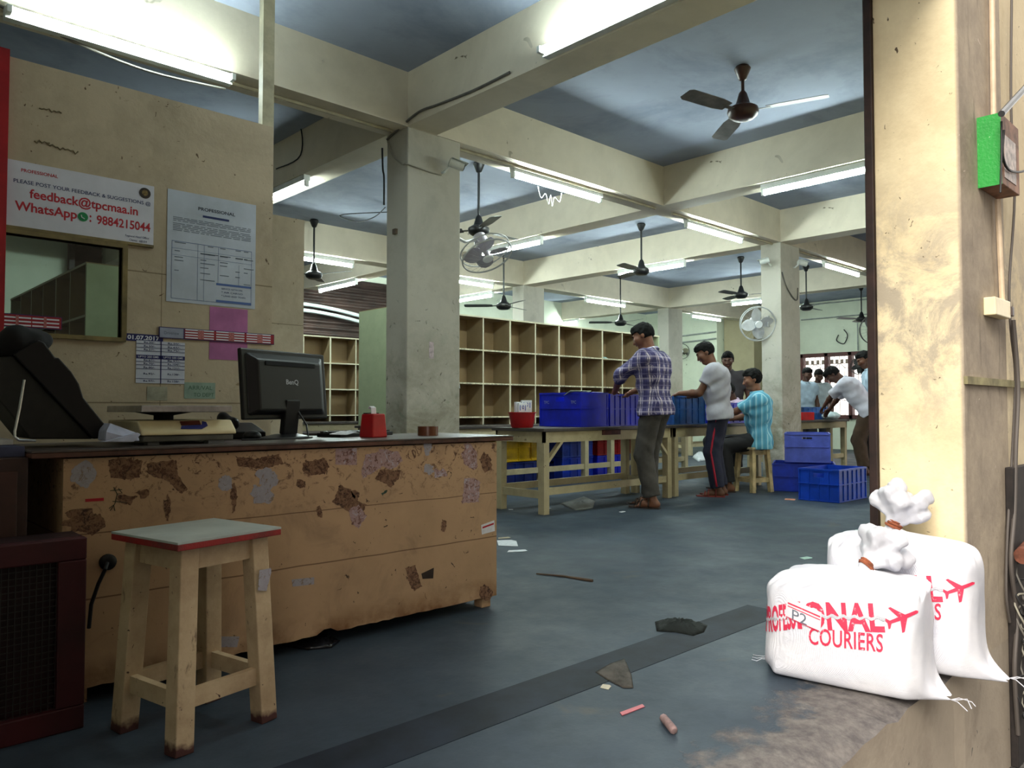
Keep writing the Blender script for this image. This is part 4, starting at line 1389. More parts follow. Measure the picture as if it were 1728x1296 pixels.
def fan_px(label, px, pyc, pym, zc, mats=darkfan, ang=.3):
    c = W(px, pyc, z=zc)
    dd = (c - CAM).dot(Vector((ch, sh, 0)))
    zm = EYE + (690 - pym) / FPX * dd
    return make_fan(label, c.x, c.y, zc, zm, mats, ang)


fan_px('dusty brown ceiling fan on a short rod, nearest of the fans', 1253, 112, 190, ZC, brownfan, .85)
fan_px('black ceiling fan on a long rod above the wall fan of the near column', 808, 274, 392, ZC, darkfan, .1)
make_fan('black ceiling fan left of the near column, in front of the shutter', W(530, 400, y=9.36).x, 9.36, ZC, 2.74, darkfan, .9)
make_fan('black ceiling fan low over the middle of the pigeonhole shelf', W(850, 500, d=11.6).x, W(850, 500, d=11.6).y, ZC, 2.48, darkfan, .25)
fan_px('black ceiling fan over the man in plaid, in front of a tube light', 1082, 377, 460, ZC, darkfan, 1.2)
make_fan('black ceiling fan hanging low behind the head of the man in plaid', W(1047, 500, d=14.5).x, W(1047, 500, d=14.5).y, ZC, 2.55, darkfan, .3)
fan_px('black ceiling fan just left of the second column', 1250, 433, 500, ZC, darkfan, 1.0)
fan_px('black ceiling fan just right of the second column', 1360, 448, 521, ZC, darkfan, .05)
fan_px('small far black ceiling fan above the window', 1453, 482, 541, ZC, darkfan, .6)

# ------------------------------------------------------------------ wall fans


def make_wall_fan(label, c, n, R, anchor, ring, bladem, hubm, spin=0.4, nb=3):
    """guard centre c, axis n out of the fan, anchor: point on the wall or column"""
    c, n = Vector(c), Vector(n).normalized()
    q = n.to_track_quat('Z', 'Y').to_matrix().to_4x4()
    m = T(c) @ q
    o = thing('wall_fan', label, 'fan', mat=m, group='wall fans')
    g = MB()
    N = 40
    for zz, rr, th in ((.035, R * .99, .008), (-.03, R * .98, .006), (.06, R * .45, .0012), (-.055, R * .55, .0012)):
        g.tube([(rr * math.cos(2 * math.pi * k / N), rr * math.sin(2 * math.pi * k / N), zz) for k in range(N)], th, 5, True)
    for k in range(22):
        a = 2 * math.pi * k / 22
        for s in (1, -1):
            g.tube([(u * R * math.cos(a), u * R * math.sin(a), s * (.035 + .035 * (1 - u * u)) if s > 0 else -.03 - .04 * (1 - u * u)) for u in (.2, .6, .99)], .0008, 4)
    build(g, 'wire_guard', ring, o, local=True)
    build(MB().lathe([(.001, .075), (R * .2, .074), (R * .22, .066), (R * .22, .06), (.001, .058)][::-1], 20), 'badge', hubm, o, local=True, smooth=True)
    for k in range(nb):
        a = spin + k * 2 * math.pi / nb
        b = MB(Matrix.Rotation(a, 4, 'Z') @ Matrix.Rotation(.35, 4, 'X'))
        pts = []
        for i in range(9):
            t_ = i / 8
            pts.append((R * (.16 + .76 * t_), -R * .34 * math.sin(math.pi * (.15 + .8 * t_)) ** .7, 0))
        for i in range(9):
            t_ = 1 - i / 8
            pts.append((R * (.16 + .76 * t_), R * .34 * math.sin(math.pi * (.15 + .8 * t_)) ** .7, 0))
        b.prism(pts, (0, 0, .003))
        build(b, 'blade', bladem, o, local=True)
    build(MB().lathe([(.02, -.20), (.055, -.19), (.065, -.12), (.06, -.07), (.03, -.05), (.02, .058)], 18), 'motor_housing', bladem, o, local=True, smooth=True)
    back = c - n * .16
    an = Vector(anchor)
    build(MB().tube([back, back + (an - back) * .5 + Vector((0, 0, -.05)), an], .014, 8), 'bracket_arm', ring, o, smooth=True)
    d = (an - back)
    d.z = 0
    if d.length > .01:
        d.normalize()
        build(MB().bar(an - d * .012, an - d * .0005, .09, .14), 'bracket_plate', ring, o)
    return o


whitefan = M('white_fan_plastic', (206, 208, 210), .4, .08, 6)
cagew = M('pale_wire_guard', (190, 192, 192), .45, .05)
caged = M('dark_wire_guard', (66, 64, 62), .5, .1)
hubw = M('white_fan_badge', (240, 244, 244), .3, 0)
mauve = M('greyish_mauve_blade', (176, 172, 184), .45, .1, 5)
wc = W(820, 427, y=4.93)
make_wall_fan('white wall fan on the near column, tilted down towards the tables', wc, (-.02, -.42, -.72), .225, (XA + .525, 4.9, wc.z + .10), cagew, mauve, hubw, .5, 4)
wc = W(1278, 546, y=5.0)
make_wall_fan('white wall fan on the left face of the second column', wc, (-.62, -.62, -.30), .225, (XC2 - .005, 4.9, wc.z + .03), cagew, whitefan, hubw, .2, 4)
wc = W(1150, 593, x=16.75)
make_wall_fan('small drab wall fan on the far green wall beside the plaid shirt', wc, (-.8, -.6, -.05), .20, (17, wc.y, wc.z - .02), caged, M('drab_fan_blade', (126, 124, 100), .5, .1), hubw, .2)
wc = W(1478, 556, x=13.32)
make_wall_fan('dark wall fan half hidden behind the entrance pillar', wc, (-.7, -.5, -.1), .26, (XD - .003, 4.9, wc.z), caged, M('grey_fan_blade', (0, 0, 0)), hubw, .2)
wc = W(1450, 618, x=17.84)
make_wall_fan('black exhaust fan against the bright window', wc, (-1, 0, 0), .19, (17.895, wc.y - .05, wc.z - .1), M('black_fan_ring', (30, 26, 24), .5, .1), M('black_fan_enamel', (0, 0, 0)), M('black_fan_ring', (0, 0, 0)), .9, 5)

# ------------------------------------------------------------------ cctv cameras


def cctv(label, pos, anchor, aim):
    pos, anchor, aim = Vector(pos), Vector(anchor), Vector(aim).normalized()
    m = T(pos) @ aim.to_track_quat('X', 'Z').to_matrix().to_4x4()
    o = thing('security_camera', label, 'camera', mat=m, group='security cameras')
    build(MB().tube([(-.06, 0, 0), (.06, 0, 0)], .034, 14), 'housing', white_enamel, o, local=True, smooth=True)
    build(MB().box(-.05, .085, -.036, .036, .03, .037), 'sun_shield', white_enamel, o, local=True, bevel=.002)
    build(MB().tube([(.06, 0, 0), (.066, 0, 0)], .028, 14), 'lens', M('lens_black', (14, 14, 18), .15, 0), o, local=True)
    build(MB().tube([pos - aim * .03, pos - aim * .03 + (anchor - pos) * .6 + Vector((0, 0, -.03)), anchor], .011, 8), 'mount', white_enamel, o, smooth=True)
    return o


p = W(770, 278, y=4.65)
cctv('white bullet camera on the near column', p, (p.x - .07, YB - .001, p.z - .06), (.8, -.35, -.25))
p = W(1290, 441, x=9.17)
cctv('white bullet camera on the left face of the second column', p, (XC2 - .001, p.y - .03, p.z - .05), (-.4, .8, -.2))
p = W(1354, 444, y=4.64)
cctv('white bullet camera on the right face of the second column', p, (min(p.x - .05, XC2 + .5), YB - .001, p.z - .05), (.8, -.5, -.2))

# ------------------------------------------------------------------ conduits and loose wires on the beams and columns


def wire(label, pts, r, mat, name='hanging_cable', cat='cable'):
    q = [Vector(p) for p in pts]
    o = []
    for i in range(len(q) - 1):
        a, b, c, d = q[max(i - 1, 0)], q[i], q[i + 1], q[min(i + 2, len(q) - 1)]
        for k in range(6):
            t_ = k / 6
            o.append(.5 * ((2 * b) + (c - a) * t_ + (2 * a - 5 * b + 4 * c - d) * t_ * t_ + (3 * b - a - 3 * c + d) * t_ ** 3))
    o.append(q[-1])
    return tag(build(MB().tube(o, r, 7), name, mat, smooth=True), label, cat)


xf = XA - .012
wire('grey cable bundle along the near cross beam down to the column top', [(xf, W(760, 185, x=xf).y + .0, ZB + .10), W(860, 122, x=xf), W(800, 152, x=xf), W(740, 176, x=xf), W(705, 190, x=xf), (xf, 4.90, 3.10), (xf - .0, 5.0, 3.07)][1:], .009, wirem)
wire('thin cable hanging across the near column to the bullet camera', [(XA - .008, 5.0, 3.06), (XA - .008, 4.93, 2.93), (XA - .01, 4.80, 2.83), (XA - .006, YB - .006, 2.815), (3.6, YB - .008, 2.80), (3.72, YB - .008, 2.80)], .006, M('pale_cable', (150, 146, 132), .6, 0))
yf = YB - .012
wire('cable run along the beam above the booth wall', [W(-20, 0, y=yf) + Vector((0, 0, -.0)), W(120, 68, y=yf), W(250, 120, y=yf), W(380, 150, y=yf)], .008, wirem)
for x0_, x1_, nm in ((3.95, 6.70, 'between the near column and the first cross beam'), (7.02, 9.26, 'left of the second column'), (9.9, 13.6, 'right of the second column')):
    tag(build(MB().tube([(x0_, YB + .10, ZB - .014), (x1_, YB + .10, ZB - .014)], .014, 8), 'conduit_pipe', M('painted_conduit', (170, 160, 136), .6, .1), smooth=True), 'painted conduit under the middle beam ' + nm, 'conduit', 'conduits under the beams')
tag(build(MB().tube([(.5, YB + .14, ZB - .014), (3.35, YB + .14, ZB - .014)], .014, 8), 'conduit_pipe', M('painted_conduit', (0, 0, 0)), smooth=True), 'painted conduit under the beam behind the booth wall top', 'conduit', 'conduits under the beams')
for dz, nm in ((0, 'upper'), (.17, 'lower')):
    a, b = W(1120, 571, x=16.97), W(1208, 560, x=16.97)
    tag(build(MB().tube([(16.97, a.y, a.z - dz), (16.97, b.y, b.z - dz)], .022, 8), 'conduit_pipe', M('grey_conduit', (150, 156, 150), .5, .1), smooth=True), nm + ' grey conduit along the far green wall', 'conduit', 'conduits on the far wall')
for dz, py in ((0, 540), (.0, 516)):
    a = W(1352, py, x=17.97)
    tag(build(MB().tube([(17.97, a.y, a.z), (17.97, 2.5, a.z)], .016, 8), 'conduit_pipe', M('grey_conduit', (0, 0, 0)), smooth=True), 'thin conduit along the wall over the window, ' + ('lower' if py == 540 else 'upper') + ' one', 'conduit', 'conduits over the window')
a = W(1447, 545, x=17.96)
tag(build(MB().tube([(17.96, a.y, a.z), (17.96, a.y, 2.3)], .014, 8), 'conduit_pipe', M('grey_conduit', (0, 0, 0)), smooth=True), 'upright conduit coming down to the window head', 'conduit')
wire('cable drooping under the middle beam beside the tube light', [(4.98, 4.9, 3.0), (5.02, 4.9, 2.90), (5.08, 4.9, 2.95), (5.12, 4.9, 2.86), (5.15, 4.9, 2.95), (5.17, 4.9, 2.85), (5.2, 4.9, 2.94), (5.27, 4.9, 2.91), (5.3, 4.9, 3.0)], .0028, M('white_cable', (210, 212, 210), .5, 0))
v = W(505, 190, x=XA - .01)
wire('thin black cable looping on the cross beam behind the booth wall', [W(466, 187, x=XA - .012), W(503, 203, x=XA - .012), W(507, 262, x=XA - .012), W(466, 285, x=XA - .012)], .006, blackwire)
wire('thin grey cable hung across the rear ceiling bay left of the near column', [(5.9, 8.0, ZC - .01), W(578, 362, d=9.6), W(605, 374, d=9.4), W(632, 366, d=9.0), W(650, 350, d=8.6)], .006, blackwire)
wire('black cable hanging down behind the near column edge', [W(645, 250, x=XA + .05, ), W(646, 285, x=XA + .05), W(648, 300, x=XA + .05), W(648, 346, x=XA + .05)], .008, blackwire)
wire('looped grey cable under the camera on the second column', [(XC2 + .02, YB - .008, 2.72), (XC2 + .12, YB - .012, 2.55), (XC2 + .3, YB - .012, 2.42), (XC2 + .42, YB - .012, 2.40), (XC2 + .44, YB - .012, 2.56)], .007, wirem)
wire('cable coil on the far wall above the window', [W(1415, 565, x=17.96), W(1412, 575, x=17.96), W(1424, 580, x=17.96), W(1430, 566, x=17.96), W(1424, 556, x=17.96)], .012, blackwire)
v = W(668, 391, x=XA - .004)
tag(build(MB().box(v.x - .02, v.x + .003, v.y - .02, v.y + .02, v.z - .02, v.z + .02), 'cable_clip', M('rust_metal', (110, 96, 80), .6, .2)), 'small rusty hook plate on the left face of the near column', 'hook')
v = W(728, 592, y=YB - .001)
tag(build(MB().box(v.x - .022, v.x + .022, YB - .002, YB - .0002, v.z - .06, v.z + .07), 'paper_label', M('faded_label', (206, 190, 196), .7, .2, 30)), 'faded paper label stuck on the near column', 'sticker')
v = W(783, 660, x=XA + .525)
sb = thing('switch_board', 'white switch socket on the right side of the near column', 'socket', (XA + .53, 4.86, 1.10))
build(MB().box(XA + .522, XA + .56, 4.81, 4.93, 1.10, 1.22), 'box', white_enamel, sb, bevel=.004)
build(MB().tube([(XA + .57, 4.84, 1.15), (XA + .60, 4.84, 1.12), (XA + .59, 4.85, 1.25), (XA + .54, 4.86, 1.42), (XA + .53, 4.86, 1.7)], .006, 6), 'lead', M('white_cable', (0, 0, 0)), sb, smooth=True)

# ------------------------------------------------------------------ pillar fittings on the street side
PF = YA
a, b = W(1689, 190, y=PF - .085), W(1690, 308, y=PF - .085)
gb = thing('switch_box', 'wooden switch box with a bright green side high on the entrance pillar', 'switchboard', (a.x + .1, PF, b.z))
build(MB().box(a.x, a.x + .26, PF - .085, PF - .0005, b.z, a.z), 'case', M('weathered_box_wood', (150, 112, 92), .7, .3, 12), gb, bevel=.003)
build(MB().box(a.x - .006, a.x - .0005, PF - .085, PF - .0005, b.z - .004, a.z), 'green_side', dirty('bright_green_paint', (40, 152, 62), (28, 116, 48), (190, 214, 180), 6, .4, .45), gb)
build(MB().box(a.x + .03, a.x + .2, PF - .0875, PF - .0855, b.z + .03, a.z - .08), 'meter_plate', M('mottled_meter_plate', (176, 160, 152), .5, .3, 25), gb)
pxm = W(1683, 400, y=PF - .02).x
tag(build(MB().tube([(W(1677, 60, y=PF - .02).x, PF - .016, 2.75), (W(1678, 185, y=PF - .02).x, PF - .016, a.z + .012)], .011, 8), 'conduit_pipe', M('cream_conduit', (218, 196, 168), .5, .1), smooth=True), 'cream conduit on the pillar running above the green-sided box', 'conduit')
s0, s1_ = W(1680, 500, y=PF - .045), W(1706, 538, y=PF - .045)
tag(build(MB().tube([(W(1685, 320, y=PF - .02).x, PF - .016, b.z - .012), (W(1693, 500, y=PF - .02).x, PF - .016, s0.z + .004)], .011, 8), 'conduit_pipe', M('cream_conduit', (0, 0, 0)), smooth=True), 'cream conduit on the pillar from the green-sided box down to the socket', 'conduit')
so = thing('wall_socket', 'small cream socket box with a black plug on the entrance pillar', 'socket', (s0.x + .03, PF, s1_.z))
build(MB().box(s0.x, s1_.x, PF - .045, PF - .0005, s1_.z, s0.z), 'box', M('bright_cream_plastic', (238, 224, 184), .45, .05), so, bevel=.004)
build(MB().box(s1_.x + .002, s1_.x + .035, PF - .05, PF - .01, s1_.z + .012, s0.z - .02), 'plug', M('brown_black_plug', (74, 62, 58), .5, .1), so, bevel=.004)


def hang(label, pxs, r, mat, off=.02):
    return wire(label, [W(x, y, y=PF - off) for x, y in pxs], r, mat)


hang('thick grey cable hanging down the pillar from the plug', [(1710, 540), (1718, 650), (1714, 760), (1712, 860), (1706, 950), (1716, 1040), (1712, 1130), (1718, 1240)], .0085, M('grey_black_cable', (84, 78, 74), .6, 0), .03)
hang('thin grey cable beside the thick one on the pillar', [(1707, 0), (1706, 180), (1712, 330), (1703, 480), (1706, 560), (1713, 640), (1706, 800), (1700, 900), (1698, 1000), (1704, 1050)], .0055, M('grey_black_cable', (0, 0, 0)), .012)
hang('black cable looped under the green-sided box', [(1694, 220), (1692, 262), (1702, 286), (1722, 290), (1745, 282)], .005, blackwire, .095)
hang('black stub of cable crossing the green-sided box', [(1690, 205), (1690, 260), (1688, 325)], .004, blackwire, .095)
pp_ = [W(1690, 192, y=PF - .11), W(1745, 132, y=PF - .14)]
tag(build(MB().tube(pp_, .013, 8), 'metal_rod', M('grey_metal', (0, 0, 0)), smooth=True), 'slanting grey metal rod above the green-sided box', 'rod')
dk = W(1703, 900, y=PF - .02).x
jb = thing('niche_board', 'dark board for a shaded niche, coiled wires at the right edge, low on the street side', 'board', (dk + .2, PF - .02, -.56))
build(MB().box(dk + .03, dk + .7, PF - .03, PF - .001, -.56, .70), 'backing', M('niche_shade_board', (44, 38, 36), .8, .35, 9), jb, bevel=.004)  # dark board stands in for the shade of a niche
for k in range(9):
    cz = .2 - .07 * k + .05 * rnd.random()
    cxx = dk + .07 + .12 * rnd.random()
    rr = .05 + .05 * rnd.random()
    build(MB().tube([(cxx + rr * math.cos(j * .45), PF - .045 - .02 * math.sin(j * .9), cz + rr * 1.3 * math.sin(j * .45)) for j in range(13)], .004, 6), 'wire_loop', (wirem, blackwire, M('pale_cable', (0, 0, 0)))[k % 3], jb, smooth=True)
build(MB().tube([(dk + .03, PF - .06, .33), (dk + .16, PF - .06, .35)], .035, 12), 'rusty_pipe', M('rusty_pipe', (128, 78, 60), .7, .3, 14), jb, smooth=True)

# ------------------------------------------------------------------ floor litter
blkcloth = M('dark_rag_cloth', (26, 32, 30), .95, .25, 14)


def rag(label, poly, hgt, mat, cat='cloth', name='crumpled_rag', group=None):
    pts = [W(a, b, z=0) for a, b in poly]
    c = sum(pts, Vector()) / len(pts)
    n = 12
    vs, fs = [], []
    outer = []
    m = len(pts)
    for i in range(m):
        for k in range(4):
            outer.append(pts[i].lerp(pts[(i + 1) % m], k / 4))
    R = 6
    for j in range(R + 1):
        u = 1 - j / R
        for i, p in enumerate(outer):
            q = c.lerp(p, u)
            vs.append((q.x, q.y, .002 if j == 0 else hgt * (1 - u ** 2.5) * (.55 + .5 * math.sin(i * 1.3 + j) ** 2)))
    no = len(outer)
    for j in range(R):
        for i in range(no):
            fs.append((j * no + i, j * no + (i + 1) % no, (j + 1) * no + (i + 1) % no, (j + 1) * no + i))
    fs.append(tuple(range(no)))
    o = build(MB().add(vs, fs), name, mat, smooth='all')
    return tag(o, label, cat, group)


rag('crumpled black cloth strip lying on the dark floor line', [(1105, 1050), (1128, 1046), (1160, 1048), (1194, 1056), (1188, 1068), (1170, 1074), (1140, 1068), (1108, 1066)], .035, blkcloth)
rag('flattened dirty brown rag on the floor below the dark line', [(1004, 1135), (1030, 1120), (1054, 1112), (1066, 1140), (1069, 1162), (1052, 1162), (1024, 1148)], .012, M('dirty_brown_rag', (84, 80, 74), .95, .25, 14))
rag('black plastic bag crumpled under the counter front edge', [(470, 1090), (500, 1080), (545, 1078), (575, 1082), (560, 1094), (520, 1098)], .04, M('shiny_black_film', (22, 22, 26), .25, .2, 8), 'bag', 'black_plastic_bag')


def scrap(label, cx, cy, w, h, rot, mat, cat='paper', name='paper_scrap', group=None, lift=.0015):
    c = W(cx, cy, z=.001)
    poly = []
    for a, b in ((-1, -1), (.6, -1.1), (1, -.6), (.9, 1), (-.7, 1.05)):
        x, y = a * w / 2, b * h / 2
        poly.append((c.x + x * math.cos(rot) - y * math.sin(rot), c.y + x * math.sin(rot) + y * math.cos(rot), .001 + lift * (1 + a)))
    return tag(build(MB().prism(poly, (0, 0, .0012)), name, mat), label, cat, group)


greenish = M('pale_green_paper', (176, 206, 196), .8, .05)
buff = M('buff_paper', (176, 164, 140), .85, .1)
LG = 'paper scraps on the floor'
scrap('white paper strip on the floor just right of the counter end, upper one', 856, 917, .24, .13, .9, paper, group=LG)
scrap('white paper slip on the floor right of the counter end, lower one', 872, 930, .14, .06, -.6, paper, group=LG)
scrap('tiny buff scrap above the white strips by the counter end', 850, 908, .10, .05, -.4, buff, group=LG)
scrap('folded pale green slip on the floor left of the sacks', 1360, 942, .08, .05, -.3, greenish, group=LG)
scrap('pale green slip on the floor nearer the pillar', 1453, 895, .09, .06, -.3, greenish, group=LG)
scrap('torn white corner beside the dirty brown rag', 1022, 1160, .035, .03, .4, M('cream_scrap', (196, 190, 170), .8, .05), group=LG)
scrap('orange-tipped scrap near the blue floor crate', 1333, 843, .12, .1, .4, M('orange_scrap', (206, 140, 110), .8, .1), group=LG)
for i, (x, y) in enumerate(((1050, 872), (1062, 858), (1086, 856), (925, 858), (862, 860))):
    scrap('small white litter under the sorting table near ' + ('its middle', 'the plaid-shirted man', 'the sandals', 'its front leg', 'its left end')[i], x, y - (8 if i < 3 else 0), .07, .04, i, paper, group=LG)
tw = W(905, 972, z=0)
tag(build(MB().tube([W(905, 968, z=.006), W(950, 972, z=.006), W(1000, 980, z=.006)], [.004, .006, .009], 6), 'brown_twig', M('brown_straw', (104, 84, 68), .9, .2)), 'long thin brown straw lying on the floor beyond the counter', 'straw')
tag(build(MB().prism([W(1046, 1203, z=.001), W(1084, 1189, z=.001), W(1088, 1193, z=.001), W(1050, 1208, z=.001)], (0, 0, .002)), 'pink_wrapper', M('pink_wrapper_film', (190, 96, 106), .5, .1)), 'narrow pink wrapper strip on the floor in front', 'wrapper')
bk = W(1128, 1222, z=.012)
tag(build(MB(T(bk) @ Matrix.Rotation(.95, 4, 'Z')).tube([(-.05, 0, 0), (-.045, 0, .001), (.045, 0, .001), (.05, 0, 0)], [.008, .0125, .0125, .009], 8), 'pinkish_roll', M('pinkish_card', (150, 124, 122), .85, .25, 20), smooth=True), 'pinkish brown paper roll on the floor near the worn edge', 'roll')
# plastic sheeting and dust under the tables
rag('clear plastic sheet crumpled on the floor under the nearest sorting table', [(945, 850), (985, 838), (1005, 846), (1000, 858), (970, 862)], .03, M('dull_clear_plastic', (120, 124, 122), .4, .1), 'sheet', 'plastic_sheet')
rag('small white plastic bag on the floor beneath the far bench', [(1168, 772), (1178, 764), (1190, 768), (1192, 777), (1178, 779)], .10, M('white_bag_film', (206, 210, 214), .5, .05), 'bag', 'white_plastic_bag')
# ------------------------------------------------------------------ woven courier sacks
t = NT('white_woven_plastic')
w1 = t.n('ShaderNodeTexWave', Scale=120.0, Distortion=1.0)
c = t.mix(t.ramp(t.noise(6, 5), .3, .7), (216, 218, 230), (236, 236, 242))
t.col(c, .45, 0, t.math('ADD', t.math('MULTIPLY', w1.outputs['Fac'], .12), t.noise(9, 5, .65, dist=.7)), .012)
sackm = t.m
t = NT('red_sack_print')
p = t.xyz()
t.col(t.mix(t.ramp(t.noise(60, 4, .7), .62, .72, 0, .75), (214, 52, 84), (240, 226, 234)), .6)
printm = t.m
ropem = M('brown_jute_tie', (150, 84, 56), .85, .3, 40)


def sack(label, c0, ax, wid, dep, hgt, neck_h, neck_lean, seed, tail=(.10, -.03), mdir=None):
    """c0: ground centre of the front face; ax: unit vector along the front face (towards the right of it)"""
    r_ = random.Random(seed)
    ax = Vector(ax).normalized()
    fwd = Vector((-ax.y, ax.x, 0))          # from the front face into the sack
    o = thing('courier_sack', label, 'sack', c0, 0, 'white courier sacks')
    N, rings = 72, []
    prof = [  # t height, half width, half depth, squareness, inward shift of centre
        (.000, 1.00, .80, 6.0), (.03, 1.03, .92, 6.0), (.10, 1.02, 1.00, 5.5), (.25, 1.0, 1.03, 5.2), (.45, .985, 1.02, 5.2), (.65, .985, .99, 5.2), (.80, .985, .97, 5.2),
        (.90, .975, .95, 5.0), (.95, .94, .90, 4.6), (.975, .84, .80, 4.0), (.995, .68, .64, 3.2), (1.01, .48, .44, 2.6), (1.03, .28, .25, 2.2), (1.055, .15, .14, 2.0), (1.09, .08, .095, 2.0)]
    vs, fs = [], []
    ph = [r_.random() * 6.28 for _ in range(8)]
    for j, (tz, a, b, e) in enumerate(prof):
        for k in range(N):
            th = 2 * math.pi * k / N
            cs, sn = math.cos(th), math.sin(th)
            sx = abs(cs) ** (2 / e) * (1 if cs >= 0 else -1)
            sy = abs(sn) ** (2 / e) * (1 if sn >= 0 else -1)
            x, y = a * wid / 2 * sx, b * dep / 2 * sy
            z = tz * hgt
            if 0 < tz < .95:
                u = .012 * math.sin(3 * th + 9 * tz + ph[0]) + .008 * math.sin(7 * th - 15 * tz + ph[1]) + .005 * math.sin(13 * th + 21 * tz + ph[2])
                x *= 1 + u
                y *= 1 + u * 1.6
            elif tz >= .95:
                pl = (tz - .93) * 1.1
                q = 1 + .22 * math.sin(17 * th + ph[3]) * min(pl * 3, 1) + .12 * math.sin(29 * th + ph[4]) * min(pl * 3, 1)
                x *= q
                y *= q
                z += .012 * math.sin(17 * th + ph[3]) * (1 if tz < 1.04 else 0)
            if tz > .9:                       # the top leans with the neck
                k_ = (tz - .9) / .18
                x += neck_lean[0] * k_ * .4
                y += neck_lean[1] * k_ * .4
            if tz <= .12:                    # the two lower corners pull out into flat tails at the seam
                w_ = (1 - tz / .12)
                if abs(sx) > .8 and abs(sy) > .0:
                    k2 = (abs(sx) - .8) / .2
                    s = 1 if sx > 0 else -1
                    x += s * w_ ** 1.6 * k2 * (tail[0] if s > 0 else .022)
                    y += (-.92 * y) * w_ * k2
                    if s > 0:
                        y += w_ * k2 * tail[1]
            vs.append(Vector(c0) + ax * x + fwd * (dep / 2 + y) + Vector((0, 0, max(z, .002))))
    for j in range(len(prof) - 1):
        for k in range(N):
            fs.append((j * N + k, j * N + (k + 1) % N, (j + 1) * N + (k + 1) % N, (j + 1) * N + k))
    fs.append(tuple(range(N - 1, -1, -1)))
    mb = MB()
    mb.v, mb.f = [tuple(v) for v in vs], fs
    body = build(mb, 'bag_body', sackm, o, smooth='all')
    sub = body.modifiers.new('smooth', 'SUBSURF')
    sub.levels = sub.render_levels = 2
    # tie and frilled mouth
    n0 = Vector(c0) + ax * (neck_lean[0] * .4) + fwd * (dep / 2 + neck_lean[1] * .4) + Vector((0, 0, hgt * 1.075))
    neck_lean = mdir or neck_lean
    d = (ax * neck_lean[0] + fwd * neck_lean[1] + Vector((0, 0, neck_h))).normalized()
    for k in range(4):
        p_ = n0 + d * (.008 + .011 * k)
        u = d.orthogonal().normalized()
        v_ = d.cross(u)
        build(MB().tube([p_ + (u * math.cos(a) + v_ * math.sin(a)) * .026 for a in [2 * math.pi * i / 14 for i in range(14)]], .0068, 6, True), 'tie_rope', ropem, o, smooth=True)
    lumps = [cap(n0 - d * .01, n0 + d * neck_h * .5, .018, .05, k=.02)]
    u = d.orthogonal().normalized()
    v_ = d.cross(u)
    for k in range(11):
        a = k * 2.4 + ph[5]
        rr = (.045 + .03 * r_.random()) * neck_h / .15
        c_ = n0 + d * neck_h * (.45 + .5 * r_.random()) + (u * math.cos(a) + v_ * math.sin(a)) * rr
        lumps.append(cap(n0 + d * .03, c_, .012, .026 + .012 * r_.random(), k=.016))
    ruff = sdf_mesh(lumps, .006, lambda D, X, Y, Z: D + .004 * np.sin(80 * X + 40 * Z) * np.sin(90 * Y - 30 * Z) + .0025 * np.sin(150 * Z + 90 * X) * np.sin(130 * X - 70 * Y))
    build(ruff, 'frilled_mouth', sackm, o, smooth='all', fixn=False)
    bpy.context.view_layer.update()
    dg = bpy.context.evaluated_depsgraph_get()
    ev = body.evaluated_get(dg)
    me = ev.to_mesh()
    bvh = BVHTree.FromPolygons([MW[o] @ v.co for v in me.vertices], [tuple(p.vertices) for p in me.polygons])
    wv = [MW[o] @ v.co for v in me.vertices]
    ev.to_mesh_clear()
    # loose threads at the seam ends
    for s in (1, -1):
        e = max(wv, key=lambda q: s * ax.dot(q))
        for k in range(3):
            q = [e, e + ax * s * .02 + fwd * (.02 * (k - 1)) + Vector((0, 0, .004)), e + ax * s * (.035 + .01 * k) + fwd * (.03 * (k - 1)) + Vector((0, 0, -.004 if s < 0 or k != 1 else .012)), e + ax * s * (.05 + .008 * k) + fwd * .03 * (k - 1.4) + Vector((0, 0, .001 if s < 0 else -.012))]
            build(MB().tube(q, .0016, 5), 'loose_thread', sackm, o)
    return o, bvh, ax, fwd, Vector(c0)


def print_on(sk, name, mb2, mat, lift=.0025, squeeze=None):
    """lay flat artwork (u along the front, v up, in metres) onto the sack's front"""
    import bmesh
    o, bvh, ax, fwd, c0 = sk
    me = bpy.data.meshes.new('art')
    me.from_pydata([(v[0], v[1], 0) for v in mb2.v], [], mb2.f)
    bm = bmesh.new()
    bm.from_mesh(me)
    bmesh.ops.triangulate(bm, faces=bm.faces)
    for _ in range(3):
        es = [e for e in bm.edges if e.calc_length() > .018]
        if not es:
            break
        bmesh.ops.subdivide_edges(bm, edges=es, cuts=1)
    bmesh.ops.triangulate(bm, faces=bm.faces)
    bm.verts.index_update()
    vs, fs, mp = [], [], {}
    bm.verts.ensure_lookup_table()
    hits = []
    if squeeze:
        for v in bm.verts:                    # the print runs on round the rounded left edge, where it is seen edge-on
            if v.co.x < squeeze[0]:
                v.co.x = squeeze[0] - (squeeze[0] - v.co.x) * squeeze[1]
    for v in bm.verts:
        src = c0 + ax * v.co.x - fwd * .6 + Vector((0, 0, v.co.y))
        h = bvh.ray_cast(src, fwd, 1.5)
        hits.append(None if h[0] is None or (h[0] - src).length > .85 else h[0] + h[1] * (lift if h[1].dot(fwd) < 0 else -lift))
    mb = MB()
    for i, q in enumerate(hits):
        if q is not None:
            mp[i] = len(mb.v)
            mb.v.append(tuple(q))
    for f in bm.faces:
        ids = [v.index for v in f.verts]
        if all(i in mp for i in ids):
            mb.f.append(tuple(mp[i] for i in ids))
    bm.free()
    bpy.data.meshes.remove(me)
    return build(mb, name, mat, o, fixn=False)


